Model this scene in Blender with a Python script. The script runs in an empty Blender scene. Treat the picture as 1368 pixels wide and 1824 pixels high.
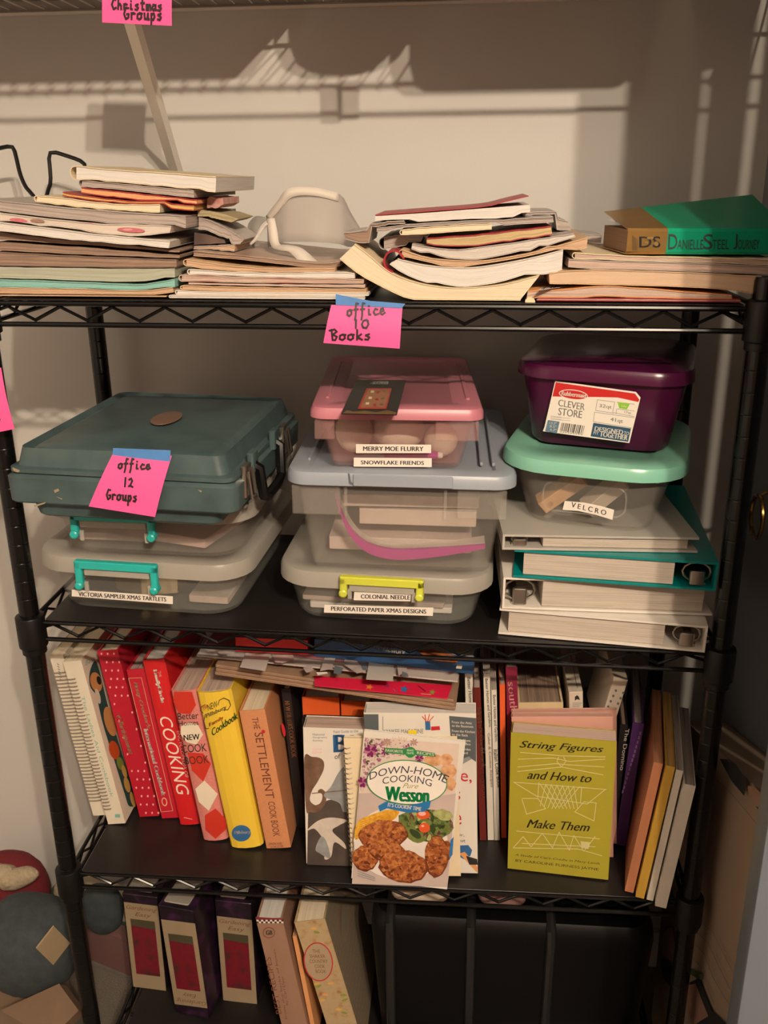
import bpy, bmesh, math, random
from mathutils import Vector as V, Matrix
random.seed(7)
S = bpy.context.scene
COL = S.collection

# ------------------------------------------------------------------ camera
CAMP = V((0.1225, -1.0723, 0.5574)); PIT, YAW, ROL, FPX = 0.34407, 0.0899, -0.0116, 1669.46
_f = V((-math.sin(YAW)*math.cos(PIT), math.cos(YAW)*math.cos(PIT), -math.sin(PIT)))
_r0 = V((math.cos(YAW), math.sin(YAW), 0)); _u0 = _r0.cross(_f)
_r = _r0*math.cos(ROL) + _u0*math.sin(ROL); _u = _u0*math.cos(ROL) - _r0*math.sin(ROL)
cam = bpy.data.cameras.new('camera'); cam_o = bpy.data.objects.new('camera', cam); COL.objects.link(cam_o)
cam.sensor_fit = 'VERTICAL'; cam.sensor_height = 36.0; cam.lens = 36.0*FPX/1824.0
cam.clip_start = 0.02
cam_o.matrix_world = Matrix(((_r.x, _u.x, -_f.x, CAMP.x), (_r.y, _u.y, -_f.y, CAMP.y), (_r.z, _u.z, -_f.z, CAMP.z), (0, 0, 0, 1)))
S.camera = cam_o
# ------------------------------------------------------------------ world, lamps, exposure
wd = bpy.data.worlds.new('room_air'); S.world = wd; wd.use_nodes = True
wd.node_tree.nodes['Background'].inputs[0].default_value = (1.0, 0.52, 0.32, 1)
wd.node_tree.nodes['Background'].inputs[1].default_value = 0.36
for nm, px, pz, pw in (('ceiling_bulb', 0.81, 1.60, 137), ('ceiling_bulb', 0.63, 1.57, 116)):
    ld = bpy.data.lights.new(nm, 'POINT'); ld.energy = pw; ld.color = (1.0, 0.80, 0.60); ld.shadow_soft_size = 0.022
    lo = bpy.data.objects.new(nm, ld); COL.objects.link(lo); lo.location = (px, -2.1, pz)
S.view_settings.view_transform = 'Standard'; S.view_settings.look = 'None'
S.view_settings.gamma = 1.0; S.view_settings.use_curve_mapping = False
S.view_settings.exposure = 0.0
S.cycles.transparent_max_bounces = 32; S.cycles.max_bounces = 6; S.cycles.use_denoising = True

# ------------------------------------------------------------------ helpers: pixels to points
def ray(px, py): return _f + _r*((px-684.0)/FPX) - _u*((py-912.0)/FPX)
def at(px, py, Y):
    d = ray(px, py); return CAMP + d*((Y-CAMP.y)/d.y)
def atz(px, py, z):
    d = ray(px, py); return CAMP + d*((z-CAMP.z)/d.z)
def onp(px, py, P, n):
    d = ray(px, py); return CAMP + d*((P-CAMP).dot(n)/d.dot(n))
def proj(P):
    d = P-CAMP; z = d.dot(_f); return 684+FPX*d.dot(_r)/z, 912-FPX*d.dot(_u)/z
# ------------------------------------------------------------------ helpers: materials
def lin(c): return tuple((x/255/12.92 if x/255 <= .04045 else ((x/255+.055)/1.055)**2.4) for x in c)
REF = lin((238, 216, 192))
def al(r, g, b, k=.80):
    "albedo of a surface that the warm lamps show as this sRGB colour"
    return tuple(min(.9, max(.004, k*x/y)) for x, y in zip(lin((r, g, b)), REF))
MATS = {}
def mat(name, rgb, rough=.55, metal=0, var=.06, vs=25, bump=0, bs=250, alpha=1.0, spec=.5, trans=0):
    if name in MATS: return MATS[name]
    m = bpy.data.materials.new(name); m.use_nodes = True; nt = m.node_tree; b = nt.nodes['Principled BSDF']
    tc = nt.nodes.new('ShaderNodeTexCoord')
    n = nt.nodes.new('ShaderNodeTexNoise'); n.inputs['Scale'].default_value = vs; n.inputs['Detail'].default_value = 3
    nt.links.new(tc.outputs['Object'], n.inputs['Vector'])
    mx = nt.nodes.new('ShaderNodeMix'); mx.data_type = 'RGBA'
    mx.inputs[6].default_value = tuple(x*(1-var*2) for x in rgb)+(1,); mx.inputs[7].default_value = tuple(min(1, x*(1+var*2)) for x in rgb)+(1,)
    nt.links.new(n.outputs[0], mx.inputs[0]); nt.links.new(mx.outputs[2], b.inputs['Base Color'])
    b.inputs['Roughness'].default_value = rough; b.inputs['Metallic'].default_value = metal
    b.inputs['Specular IOR Level'].default_value = spec; b.inputs['Alpha'].default_value = alpha
    if bump:
        n2 = nt.nodes.new('ShaderNodeTexNoise'); n2.inputs['Scale'].default_value = bs; nt.links.new(tc.outputs['Object'], n2.inputs['Vector'])
        bp = nt.nodes.new('ShaderNodeBump'); bp.inputs['Strength'].default_value = bump; bp.inputs['Distance'].default_value = .002
        nt.links.new(n2.outputs[0], bp.inputs['Height']); nt.links.new(bp.outputs[0], b.inputs['Normal'])
    MATS[name] = m; return m
def pages(name, rgb, dark=.62, per=520):
    "page edges: fine lines along the sheets; uv = (along, across) in metres"
    if name in MATS: return MATS[name]
    m = bpy.data.materials.new(name); m.use_nodes = True; nt = m.node_tree; b = nt.nodes['Principled BSDF']
    uv = nt.nodes.new('ShaderNodeUVMap'); mp = nt.nodes.new('ShaderNodeMapping'); mp.inputs['Scale'].default_value = (6, per, 1)
    nt.links.new(uv.outputs[0], mp.inputs[0])
    n = nt.nodes.new('ShaderNodeTexNoise'); n.inputs['Scale'].default_value = 1; n.inputs['Detail'].default_value = 4; n.inputs['Roughness'].default_value = .65
    nt.links.new(mp.outputs[0], n.inputs['Vector'])
    cr = nt.nodes.new('ShaderNodeValToRGB'); e = cr.color_ramp.elements
    e[0].position = .34; e[0].color = tuple(x*dark for x in rgb)+(1,); e[1].position = .56; e[1].color = tuple(rgb)+(1,)
    nt.links.new(n.outputs[0], cr.inputs[0]); nt.links.new(cr.outputs[0], b.inputs['Base Color'])
    bp = nt.nodes.new('ShaderNodeBump'); bp.inputs['Strength'].default_value = .35; bp.inputs['Distance'].default_value = .001
    nt.links.new(n.outputs[0], bp.inputs['Height']); nt.links.new(bp.outputs[0], b.inputs['Normal'])
    b.inputs['Roughness'].default_value = .9; b.inputs['Specular IOR Level'].default_value = .15
    MATS[name] = m; return m
def blotch(name, cols, scale=60, rough=.4, bump=0, detail=3, vor=False, dist=0.0):
    "several colours mixed by noise: printed photographs, mottled food, fabrics"
    if name in MATS: return MATS[name]
    m = bpy.data.materials.new(name); m.use_nodes = True; nt = m.node_tree; b = nt.nodes['Principled BSDF']
    tc = nt.nodes.new('ShaderNodeTexCoord')
    if vor:
        n = nt.nodes.new('ShaderNodeTexVoronoi'); n.inputs['Scale'].default_value = scale
    else:
        n = nt.nodes.new('ShaderNodeTexNoise'); n.inputs['Scale'].default_value = scale; n.inputs['Detail'].default_value = detail; n.inputs['Distortion'].default_value = dist
    nt.links.new(tc.outputs['Object'], n.inputs['Vector'])
    cr = nt.nodes.new('ShaderNodeValToRGB'); el = cr.color_ramp.elements
    k = len(cols)
    for i, c in enumerate(cols):
        p = .3 + .42*i/(k-1)
        e = el[i] if i < 2 else el.new(p)
        e.position = p; e.color = tuple(c)+(1,)
    nt.links.new(n.outputs[0], cr.inputs[0]); nt.links.new(cr.outputs[0], b.inputs['Base Color'])
    b.inputs['Roughness'].default_value = rough
    if bump:
        bp = nt.nodes.new('ShaderNodeBump'); bp.inputs['Strength'].default_value = bump; bp.inputs['Distance'].default_value = .003
        nt.links.new(n.outputs[0], bp.inputs['Height']); nt.links.new(bp.outputs[0], b.inputs['Normal'])
    MATS[name] = m; return m
# ------------------------------------------------------------------ helpers: geometry
def rrect(x0, x1, y0, y1, r, n=4):
    out = []
    for cx, cy, a in ((x1-r, y0+r, -90), (x1-r, y1-r, 0), (x0+r, y1-r, 90), (x0+r, y0+r, 180)):
        for i in range(n+1):
            t = math.radians(a+90*i/n); out.append((cx+r*math.cos(t), cy+r*math.sin(t)))
    return out
class G:
    "a mesh being built, in world space"
    def __init__(s): s.v = []; s.f = []
    def face(s, pts, mi=0, uv=None):
        i = len(s.v); s.v += [V(p) for p in pts]; s.f.append((list(range(i, i+len(pts))), mi, uv))
    def box(s, M, x0, x1, y0, y1, z0, z1, mi=0, th=None):
        "th: axis across which page lines run"
        P = [M @ V((x, y, z)) for z in (z0, z1) for y in (y0, y1) for x in (x0, x1)]
        L = [(x, y, z) for z in (z0, z1) for y in (y0, y1) for x in (x0, x1)]
        i = len(s.v); s.v += P
        for q in ((0, 2, 3, 1), (4, 5, 7, 6), (0, 1, 5, 4), (2, 6, 7, 3), (0, 4, 6, 2), (1, 3, 7, 5)):
            uv = None
            if th is not None: uv = [(L[k][(th+1) % 3]+L[k][(th+2) % 3], L[k][th]) for k in q]
            s.f.append(([i+k for k in q], mi, uv))
    def loft(s, rings, mi=0, c0=True, c1=True, closed=True):
        i0 = len(s.v); n = len(rings[0])
        for r in rings: s.v += [V(p) for p in r]
        for a in range(len(rings)-1):
            for k in range(n if closed else n-1):
                k2 = (k+1) % n
                s.f.append(([i0+a*n+k, i0+a*n+k2, i0+(a+1)*n+k2, i0+(a+1)*n+k], mi, None))
        if c0: s.f.append(([i0+k for k in range(n)][::-1], mi, None))
        if c1: s.f.append(([i0+(len(rings)-1)*n+k for k in range(n)], mi, None))
    def prism(s, M, poly, z0, z1, mi=0, ax=2):
        "polygon in two local axes, pushed along the third (ax)"
        def m(p, z):
            q = [0, 0, 0]; q[(ax+1) % 3], q[(ax+2) % 3], q[ax] = p[0], p[1], z
            return M @ V(q)
        s.loft([[m(p, z0) for p in poly], [m(p, z1) for p in poly]], mi)
    def rbox(s, M, x0, x1, y0, y1, z0, z1, r=.01, ch=.003, mi=0, n=4):
        "box standing on z with rounded upright edges and eased top and bottom"
        R = []
        for z, d in ((z0, ch), (z0+ch, 0), (z1-ch, 0), (z1, ch)):
            R.append([M @ V((p[0], p[1], z)) for p in rrect(x0+d, x1-d, y0+d, y1-d, max(r-d, .0005), n)])
        s.loft(R, mi)
    def tube(s, path, r, n=6, mi=0, closed=False):
        P = [V(p) for p in path]; m = len(P); rings = []; t0 = None; nrm = None
        for i in range(m):
            a = P[i-1] if (i > 0 or closed) else P[i]; b = P[(i+1) % m] if (i < m-1 or closed) else P[i]
            d1 = (P[i]-a); d2 = (b-P[i]); t = (d1.normalized() if d1.length else V((0,0,0)))+(d2.normalized() if d2.length else V((0,0,0)))
            t = t.normalized() if t.length > 1e-6 else V((0, 0, 1))
            if nrm is None: nrm = t.orthogonal().normalized()
            else:
                nrm = (nrm - t*nrm.dot(t)); nrm = nrm.normalized() if nrm.length > 1e-6 else t.orthogonal().normalized()
            bn = t.cross(nrm); rr = r[i] if isinstance(r, (list, tuple)) else r
            rings.append([P[i] + (nrm*math.cos(2*math.pi*k/n)+bn*math.sin(2*math.pi*k/n))*rr for k in range(n)])
        if closed:
            rings.append(rings[0]); s.loft(rings, mi, False, False)
        else: s.loft(rings, mi)
    def lathe(s, M, prof, n=14, mi=0):
        s.loft([[M @ V((r*math.cos(2*math.pi*k/n), r*math.sin(2*math.pi*k/n), z)) for k in range(n)] for r, z in prof], mi)
    def ribbon(s, pts, side, w, th=None, mi=0):
        "flat strip along pts, w wide along side"
        for a, b in zip(pts[:-1], pts[1:]): s.face([a-side*w/2, b-side*w/2, b+side*w/2, a+side*w/2], mi)
W = {}
ID = Matrix.Identity(4)
def link(name, g, mats, parent=None, smooth=.6, M=None, normals=True):
    Mw = W[parent] if parent else (M or ID); inv = Mw.inverted()
    me = bpy.data.meshes.new(name)
    me.from_pydata([inv @ p for p in g.v], [], [f[0] for f in g.f])
    mats = mats if isinstance(mats, (list, tuple)) else [mats]
    for m in mats: me.materials.append(m)
    uvl = me.uv_layers.new(name='UVMap')
    for p, f in zip(me.polygons, g.f):
        p.material_index = min(f[1], len(mats)-1)
        if f[2]:
            for li, u in zip(p.loop_indices, f[2]): uvl.data[li].uv = u
    if normals:
        bm = bmesh.new(); bm.from_mesh(me); bmesh.ops.recalc_face_normals(bm, faces=bm.faces); bm.to_mesh(me); bm.free()
    if smooth:
        me.shade_smooth(); me.set_sharp_from_angle(angle=smooth)
    o = bpy.data.objects.new(name, me); COL.objects.link(o)
    if parent: o.parent = parent; W[o] = Mw
    else: o.matrix_world = Mw; W[o] = Mw
    return o
def tag(o, label=None, cat=None, group=None, kind=None):
    if label: o['label'] = label
    if cat: o['category'] = cat
    if group: o['group'] = group
    if kind: o['kind'] = kind
    return o
def thing(name, label, cat, M, group=None):
    o = bpy.data.objects.new(name, None); COL.objects.link(o); o.empty_display_size = .02
    o.matrix_world = M; W[o] = M.copy(); return tag(o, label, cat, group)
def frame(O, X, up=None, Yd=None):
    "matrix at O, x along X, z towards up (default world z), y completing it (into the shelf)"
    x = V(X).normalized(); z = V(up) if up else V((0, 0, 1)); z = (z - x*z.dot(x)).normalized(); y = z.cross(x)
    return Matrix(((x.x, y.x, z.x, O[0]), (x.y, y.y, z.y, O[1]), (x.z, y.z, z.z, O[2]), (0, 0, 0, 1)))
def T(x=0, y=0, z=0): return Matrix.Translation((x, y, z))
_tx = {}
def glyphs(s, bold=0, shear=0, space=1.0):
    k = (s, bold, shear, space)
    if k not in _tx:
        c = bpy.data.curves.new('t', 'FONT'); c.body = s; c.offset = bold; c.shear = shear; c.resolution_u = 3; c.space_character = space
        o = bpy.data.objects.new('t', c); COL.objects.link(o)
        dg = bpy.context.evaluated_depsgraph_get(); me = bpy.data.meshes.new_from_object(o.evaluated_get(dg))
        vs = [(v.co.x, v.co.y) for v in me.vertices]; fs = [list(p.vertices) for p in me.polygons]
        bpy.data.objects.remove(o); bpy.data.curves.remove(c); bpy.data.meshes.remove(me)
        x0 = min(v[0] for v in vs); x1 = max(v[0] for v in vs); y0 = min(v[1] for v in vs); y1 = max(v[1] for v in vs)
        _tx[k] = ([((a-x0)/(x1-x0), (b-y0)/(y1-y0)) for a, b in vs], fs)
    return _tx[k]
class Print:
    "flat print lying on a face: shapes are given where they stand on that face"
    def __init__(s, P, n):
        s.P = V(P); s.n = V(n).normalized()
        if s.n.dot(CAMP-s.P) < 0: s.n = -s.n
        s.g = G(); s.k = 1; s.m = []
    def w(s, p): return onp(p[0], p[1], s.P, s.n) + s.n*(.0003+.000005*s.k)
    def mi(s, m):
        if m not in s.m: s.m.append(m)
        return s.m.index(m)
    def poly(s, pts, m): s.g.face([s.w(p) for p in pts], s.mi(m)); s.k += 1; return s
    def curve(s, pts, m, n=5):
        "closed smooth outline through the points"
        P = []; k = len(pts)
        for i in range(k):
            p0, p1, p2, p3 = pts[i-1], pts[i], pts[(i+1) % k], pts[(i+2) % k]
            for q in range(n):
                t = q/n; P.append(tuple(.5*(2*b+(c-a)*t+(2*a-5*b+4*c-d)*t*t+(3*b-a-3*c+d)*t**3) for a, b, c, d in zip(p0, p1, p2, p3)))
        return s.poly(P, m)
    def quad(s, a, b, m, sk=0): return s.poly([a, (b[0], a[1]+sk), (b[0], b[1]+sk), (a[0], b[1])], m)
    def ell(s, c, rx, ry, m, n=20, rot=0, jag=0):
        cr, sr = math.cos(rot), math.sin(rot); pts = []
        for i in range(n):
            t = 2*math.pi*i/n; k = 1+jag*random.uniform(-1, 1); x, y = rx*k*math.cos(t), ry*k*math.sin(t)
            pts.append((c[0]+x*cr-y*sr, c[1]+x*sr+y*cr))
        return s.poly(pts, m)
    def line(s, pts, w, m, closed=False):
        i = s.mi(m); pts = list(pts)+([pts[0]] if closed else [])
        for a, b in zip(pts[:-1], pts[1:]):
            dx, dy = b[0]-a[0], b[1]-a[1]; L = math.hypot(dx, dy) or 1; ox, oy = -dy/L*w/2, dx/L*w/2
            ex, ey = dx/L*w*.3, dy/L*w*.3
            s.g.face([s.w((a[0]+ox-ex, a[1]+oy-ey)), s.w((b[0]+ox+ex, b[1]+oy+ey)), s.w((b[0]-ox+ex, b[1]-oy+ey)), s.w((a[0]-ox-ex, a[1]-oy-ey))], i)
        s.k += 1; return s
    def text(s, t, bl, br, tl, m, bold=0.0, shear=0, space=1.0, arc=0):
        vs, fs = glyphs(t, 0, shear, space); i = s.mi(m); L = math.hypot(br[0]-bl[0], br[1]-bl[1]); hh = math.hypot(tl[0]-bl[0], tl[1]-bl[1]); e = bold*2.2*hh/max(L, 1e-6)
        for du in ((-e, 0, e) if bold else (0,)):
          o = len(s.g.v)
          for u, v in vs:
            u = u+du
            x = bl[0]+u*(br[0]-bl[0])+v*(tl[0]-bl[0]); y = bl[1]+u*(br[1]-bl[1])+v*(tl[1]-bl[1])
            if arc: y += arc*(4*(u-.5)**2); x += (u-.5)*arc*.5*v
            s.g.v.append(s.w((x, y)))
          for f in fs: s.g.f.append(([o+k for k in f], i, None))
        s.k += 1; return s
    def put(s, name, parent, label=None):
        o = link(name, s.g, s.m, parent, smooth=0, normals=False)
        if label: o['label'] = label
        return o
# quick stroke letters for handwriting, box 0..1 wide, 0 baseline .. 1 tall (x-height .5)
HW = {'o': [[(.5,.5),(.1,.4),(.05,.1),(.4,0),(.75,.15),(.7,.42),(.45,.5),(.9,.45)]], 'f': [[(.85,.95),(.5,1),(.4,.6),(.35,0),(.2,-.35)],[(.1,.5),(.8,.52)]],
 'i': [[(.4,.5),(.4,.05),(.7,.05)],[(.4,.72),(.45,.76)]], 'c': [[(.8,.42),(.4,.5),(.1,.25),(.35,0),(.9,.08)]], 'e': [[(.1,.25),(.7,.3),(.6,.5),(.25,.45),(.1,.15),(.45,0),(.95,.15)]],
 '1': [[(.5,.9),(.45,0)]], '0': [[(.3,.75),(.1,.4),(.25,.05),(.65,.0),(.9,.35),(.85,.75),(.7,.85),(.4,.8)]], '2': [[(.1,.7),(.5,.85),(.75,.6),(.4,.2),(.1,.05),(.4,.15),(.9,0)]],
 'B': [[(.1,.95),(.2,0)],[(-.2,.85),(.5,.95),(.8,.75),(.25,.5),(.8,.3),(.55,0),(.2,.02)]], 'k': [[(.2,.9),(.15,0)],[(.75,.5),(.2,.25),(.85,0)]],
 's': [[(.7,.5),(.2,.4),(.7,.2),(.5,0),(.1,.05)]], 'G': [[(.85,.85),(.4,.9),(.05,.4),(.35,0),(.8,.15),(.85,.4),(.5,.38)]], 'r': [[(.2,.5),(.2,0)],[(.2,.35),(.5,.5),(.8,.42)]],
 'u': [[(.15,.5),(.2,.05),(.6,.05),(.75,.5),(.75,0),(.95,.05)]], 'p': [[(.2,.5),(.15,-.4)],[(.2,.4),(.6,.5),(.75,.25),(.5,0),(.2,.08)]], 'C': [[(.8,.8),(.4,.9),(.05,.4),(.4,0),(.9,.15)]],
 'h': [[(.2,1),(.15,0)],[(.15,.3),(.5,.5),(.75,.3),(.75,0)]], 't': [[(.4,.9),(.4,.05),(.75,.05)],[(.1,.6),(.8,.62)]], 'm': [[(.1,.5),(.1,0)],[(.1,.35),(.3,.5),(.45,.4),(.45,0)],[(.45,.35),(.7,.5),(.85,.4),(.9,0)]],
 'a': [[(.7,.45),(.3,.5),(.1,.2),(.35,0),(.7,.2),(.75,.5),(.75,.05),(.95,.05)]]}
def scrawl(pr, word, bl, br, h, m, w=2.6):
    n = len(word); ang = math.atan2(br[1]-bl[1], br[0]-bl[0]); ux, uy = (br[0]-bl[0])/n, (br[1]-bl[1])/n
    for i, ch in enumerate(word):
        for st in HW.get(ch, []):
            pr.line([(bl[0]+ux*(i+.9*a)+h*b*math.sin(ang), bl[1]+uy*(i+.9*a)-h*b*math.cos(ang)) for a, b in st], w, m)
# ------------------------------------------------------------------ room shell
YW = 0.40; FLOOR = -0.90; CEIL = 1.76
m_wall = mat('wall_paint', al(206, 186, 162), .6, var=.02, vs=6, bump=.06, bs=300)
m_blue = mat('blue_grey_paint', (.13, .155, .19), .5, var=.04, vs=8)
m_floor = blotch('carpet', [(.10, .085, .07), (.16, .14, .115)], 400, .95, bump=.5)
def slab(name, x0, x1, y0, y1, z0, z1, m):
    g = G(); g.box(ID, x0, x1, y0, y1, z0, z1); return tag(link(name, g, m, smooth=0), kind='structure')
slab('floor', -1.4, 1.6, -2.7, YW+.1, FLOOR-.1, FLOOR, m_floor)
slab('ceiling', -1.4, 1.6, -2.7, YW+.1, CEIL, CEIL+.1, m_wall)
slab('wall_back', -1.4, .5455, YW, YW+.1, FLOOR, CEIL, m_wall)
slab('wall_left', -1.5, -1.4, -2.7, YW+.1, FLOOR, CEIL, m_wall)
slab('wall_right', .5455, .5655, -.14, YW+.1, FLOOR, CEIL, mat('grey_side_paint', (.21, .23, .26), .6, var=.05, vs=7))
slab('wall_front', .552, 1.6, -.295, -.25, FLOOR, CEIL, m_blue)
slab('trim_1', -1.4, .552, -.295, -.25, 1.15, CEIL, m_wall)
slab('baseboard_back', -1.4, .5455, YW-.012, YW, FLOOR, FLOOR+.085, m_wall)
# folded closet door leaf at the right jamb
g = G(); g.rbox(ID, .421, .5435, -.293, -.26, FLOOR+.01, 1.14, r=.003, ch=.002, n=2)
door = tag(link('door_1', g, m_blue), kind='structure')
# brass garment hook ring on the right wall
m_brass = mat('aged_brass', (.45, .30, .10), .25, 1.0)
hk = thing('robe_hook', 'aged brass ring hook fixed to the blue grey side wall right of the rack', 'hook', T(.5455, .225, .105))
g = G(); c = at(1371, 921, .18); g.tube([V((.525, .18+.0*k, 0)) + V((0, .026*math.cos(k*.3142), c.z+.03*math.sin(k*.3142))) for k in range(20)], .0034, 8, closed=True); link('ring', g, m_brass, hk)
g = G(); g.tube([(.5453, .18, c.z+.034), (.535, .18, c.z+.036), (.525, .18, c.z+.030)], .003, 6); g.rbox(T(0, 0, 0), .5425, .5453, .17, .19, c.z+.015, c.z+.055, r=.004, ch=.0008); link('hook_plate', g, m_brass, hk)

# ------------------------------------------------------------------ black wire rack
m_black = mat('black_powder_coat', (.003, .003, .0033), .26, var=.1, spec=.4)
m_plast = mat('black_plastic', (.003, .003, .0033), .4, spec=.35)
PX = .445; PD = .335; SH = [(.4192, -.0068), (0.0, -.0166), (-.3967, .0068), (-.79, 0.0)]
def sz(i, x): return SH[i][0]+SH[i][1]*x/(2*PX)
rack = thing('wire_rack', 'black wire storage rack with four tiers and ringed round posts', 'rack', T(0, PD/2, FLOOR))
for x in (-PX, PX):
    for y in (0, PD):
        g = G(); pr = [(.0127, FLOOR+.012)]; z = FLOOR+.03
        while z < .436: pr += [(.0127, z-.0020), (.0127, z-.0007), (.01235, z), (.0127, z+.0007), (.0127, z+.0020)]; z += .0254
        pr += [(.0127, .446), (.0115, .450)]
        g.lathe(T(x, y, 0), pr, 14); p = link('post', g, m_black, rack)
        g = G(); g.lathe(T(x, y, 0), [(.008, FLOOR), (.017, FLOOR+.002), (.017, FLOOR+.012), (.012, FLOOR+.014)], 14); link('foot', g, m_plast, p)
        for i in range(4):
            g = G(); zz = sz(i, x)
            g.lathe(T(x, y, zz), [(.0128, -.045), (.0158, -.0445), (.0158, -.036), (.0188, -.034), (.0188, .008), (.0180, .0095), (.0128, .011)], 16); link('collar', g, m_plast, p)
for i in range(4):
    def P(x, y, dz=0): return V((x, y, sz(i, x)+dz))
    sep = .0243; r = .0031; e = PX-.014
    g = G()
    for y in (0, PD): g.tube([P(-e, y), P(e, y)], r, 8)
    top = link('front_rail', g, m_black, rack); top.name = 'shelf_frame'
    for y in (0, PD):
        g = G(); g.tube([P(-e, y, -sep), P(e, y, -sep)], r, 8); link('lower_rail', g, m_black, top)
        g = G(); pts = [P(-.432, y, -.0095)]; k = -4
        while True:
            xb = -.195+.0629*k
            if xb > .41: break
            if xb > -.42:
                pts.append(P(xb, y, -sep+.0045))
            xp = xb+.03145
            if -.43 < xp < .43: pts.append(P(xp, y, -.004))
            k += 1
        pts.append(P(.430, y, -.0125)); yy = V((0, .0035 if y == 0 else -.0035, 0))
        g.tube([q+yy for q in pts], .0023, 6); link('truss_wire', g, m_black, top)
    for x in (-PX, PX):
        for dz in (0, -sep):
            g = G(); g.tube([P(x, .014, dz), P(x, PD-.014, dz)], r, 8); link('side_rail', g, m_black, top)
        g = G(); pts = []
        for k in range(11): pts.append(P(x, .02+k*(PD-.04)/10, -.004 if k % 2 else -sep+.0045))
        g.tube(pts, .0023, 6); link('truss_wire', g, m_black, top)
    g = G()
    for k in range(34): x = -e+.012+k*(2*e-.024)/33; g.tube([P(x, .002, -.0005), P(x, PD-.002, -.0005)], .0018, 5)
    for y in (.11, .225): g.tube([P(-e, y, -.004), P(e, y, -.004)], r, 6)
    tag(link('deck_wires', g, m_black, top), kind='stuff')
LT = .0047      # top of liner over the rail centre line
m_liner = mat('black_liner', (.010, .0085, .0085), .40, var=.42, vs=11, spec=.4)
for i, (lab) in enumerate(('dark liner mat on the top tier of the rack under the magazines', 'dusty black liner mat on the second tier under the plastic boxes', 'black liner mat on the third tier under the cookbooks', 'black liner mat on the lowest tier under the flower picture boxes')):
    a = SH[i][1]/(2*PX); M = frame((0, 0, SH[i][0]), (1, 0, a)); g = G()
    g.rbox(M, -PX+.0205, PX-.0205, -.002, PD+.002, .0034, LT, r=.004, ch=.0003, n=2)
    # notch-free strips out to the posts
    tag(link('shelf_liner', g, m_liner), lab, 'shelf liner')

# ------------------------------------------------------------------ white wire closet shelf above
m_white = mat('white_vinyl', (.72, .68, .62), .4, var=.02)
cs = thing('closet_shelf', 'white ventilated wire closet shelf above the rack with a slanted brace', 'shelf', T(-.3, YW, .79))
ZS = .79; YF = .095
g = G(); g.tube([(-1.3, YF, ZS), (.54, YF, ZS)], .0032, 6); link('front_rail', g, m_white, cs)
g = G(); g.tube([(-1.3, YF, ZS-.033), (.54, YF, ZS-.033)], .0032, 6); link('lip_rail', g, m_white, cs)
g = G(); g.tube([(-1.3, YW-.006, ZS-.006), (.54, YW-.006, ZS-.006)], .0032, 6); link('back_rail', g, m_white, cs)
g = G(); g.tube([(-1.3, .25, ZS-.005), (.54, .25, ZS-.005)], .0032, 6); link('middle_rail', g, m_white, cs)
g = G(); x = -1.28
while x < .53:
    g.tube([(x, YF-.0045, ZS-.004), (x, YF-.0045, ZS+.001), (x, YF, ZS+.0045), (x, YW-.006, ZS)], .0016, 5); x += .0254
tag(link('deck_wires', g, m_white, cs), kind='stuff')
g = G(); a = V((-.279, YF+.012, ZS-.03)); b = at(320, 334, YW-.004)
b.y = YW-.004; d = (b-a).normalized(); M = frame(a, d, (0, -1, .5)); Ln = (b-a).length
g.box(M, 0, Ln, -.009, .009, 0, .002); g.box(M, 0, Ln, .0075, .009, -.008, 0); g.box(M, 0, Ln, -.009, -.0075, -.008, 0); link('brace', g, m_white, cs)
g = G(); g.rbox(frame((.029, YF-.003, ZS-.036), (1, 0, 0)), -.013, .013, -.006, .006, -.002, .04, r=.003, ch=.001); link('lip_clip', g, m_white, cs)
# unseen shelf storage, known by its wall shadows; bins added to cast them
def shp(px, py, Y):
    p = at(px, py, YW); s = (Y+2.1)/2.5; return .78+(p.x-.78)*s
m_cloth = blotch('grey_canvas', [(.20, .17, .14), (.28, .24, .20)], 120, .9, bump=.3)
def tote(x0, x1, h, r, label, fy=0, cr=.014):
    g = G(); R = []
    for z, d in ((.0, .45), (.008, .18), (.03, .0), (h*.6, .0), (h, .02)):
        R.append([V((p[0], p[1], ZS+.006+z)) for p in rrect(x0+r*d, x1-r*d, .104+fy+r*d*.3, .375-r*d*.3, cr, 5)])
    g.loft(R); t = thing('unseen_bin', label, 'bin', T((x0+x1)/2, .25, ZS+.006)); link('body', g, m_cloth, t)
    g = G(); xm = (x0+x1)/2; g.tube([(xm-.05, .104+fy, ZS+h*.75), (xm-.045, .093+fy, ZS+h*.62), (xm+.045, .093+fy, ZS+h*.62), (xm+.05, .104+fy, ZS+h*.75)], .006, 6); link('handle', g, m_cloth, t)
tote(-1.15, shp(434, 60, .12), .30, .02, 'unseen grey canvas bin on the white wire shelf, leftmost of all')
tote(shp(482, 60, .12), shp(690, 60, .12), .24, .045, 'unseen grey canvas bin on the white wire shelf, the narrowest one', 0, .04)
tote(shp(704, 60, .07), shp(1106, 60, .07), .30, .03, 'unseen wide grey canvas bin on the white wire shelf above the paperbacks', -.058)
tote(shp(1165, 60, .12), .52, .32, .05, 'unseen grey canvas bin on the white wire shelf by the right wall')

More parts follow.
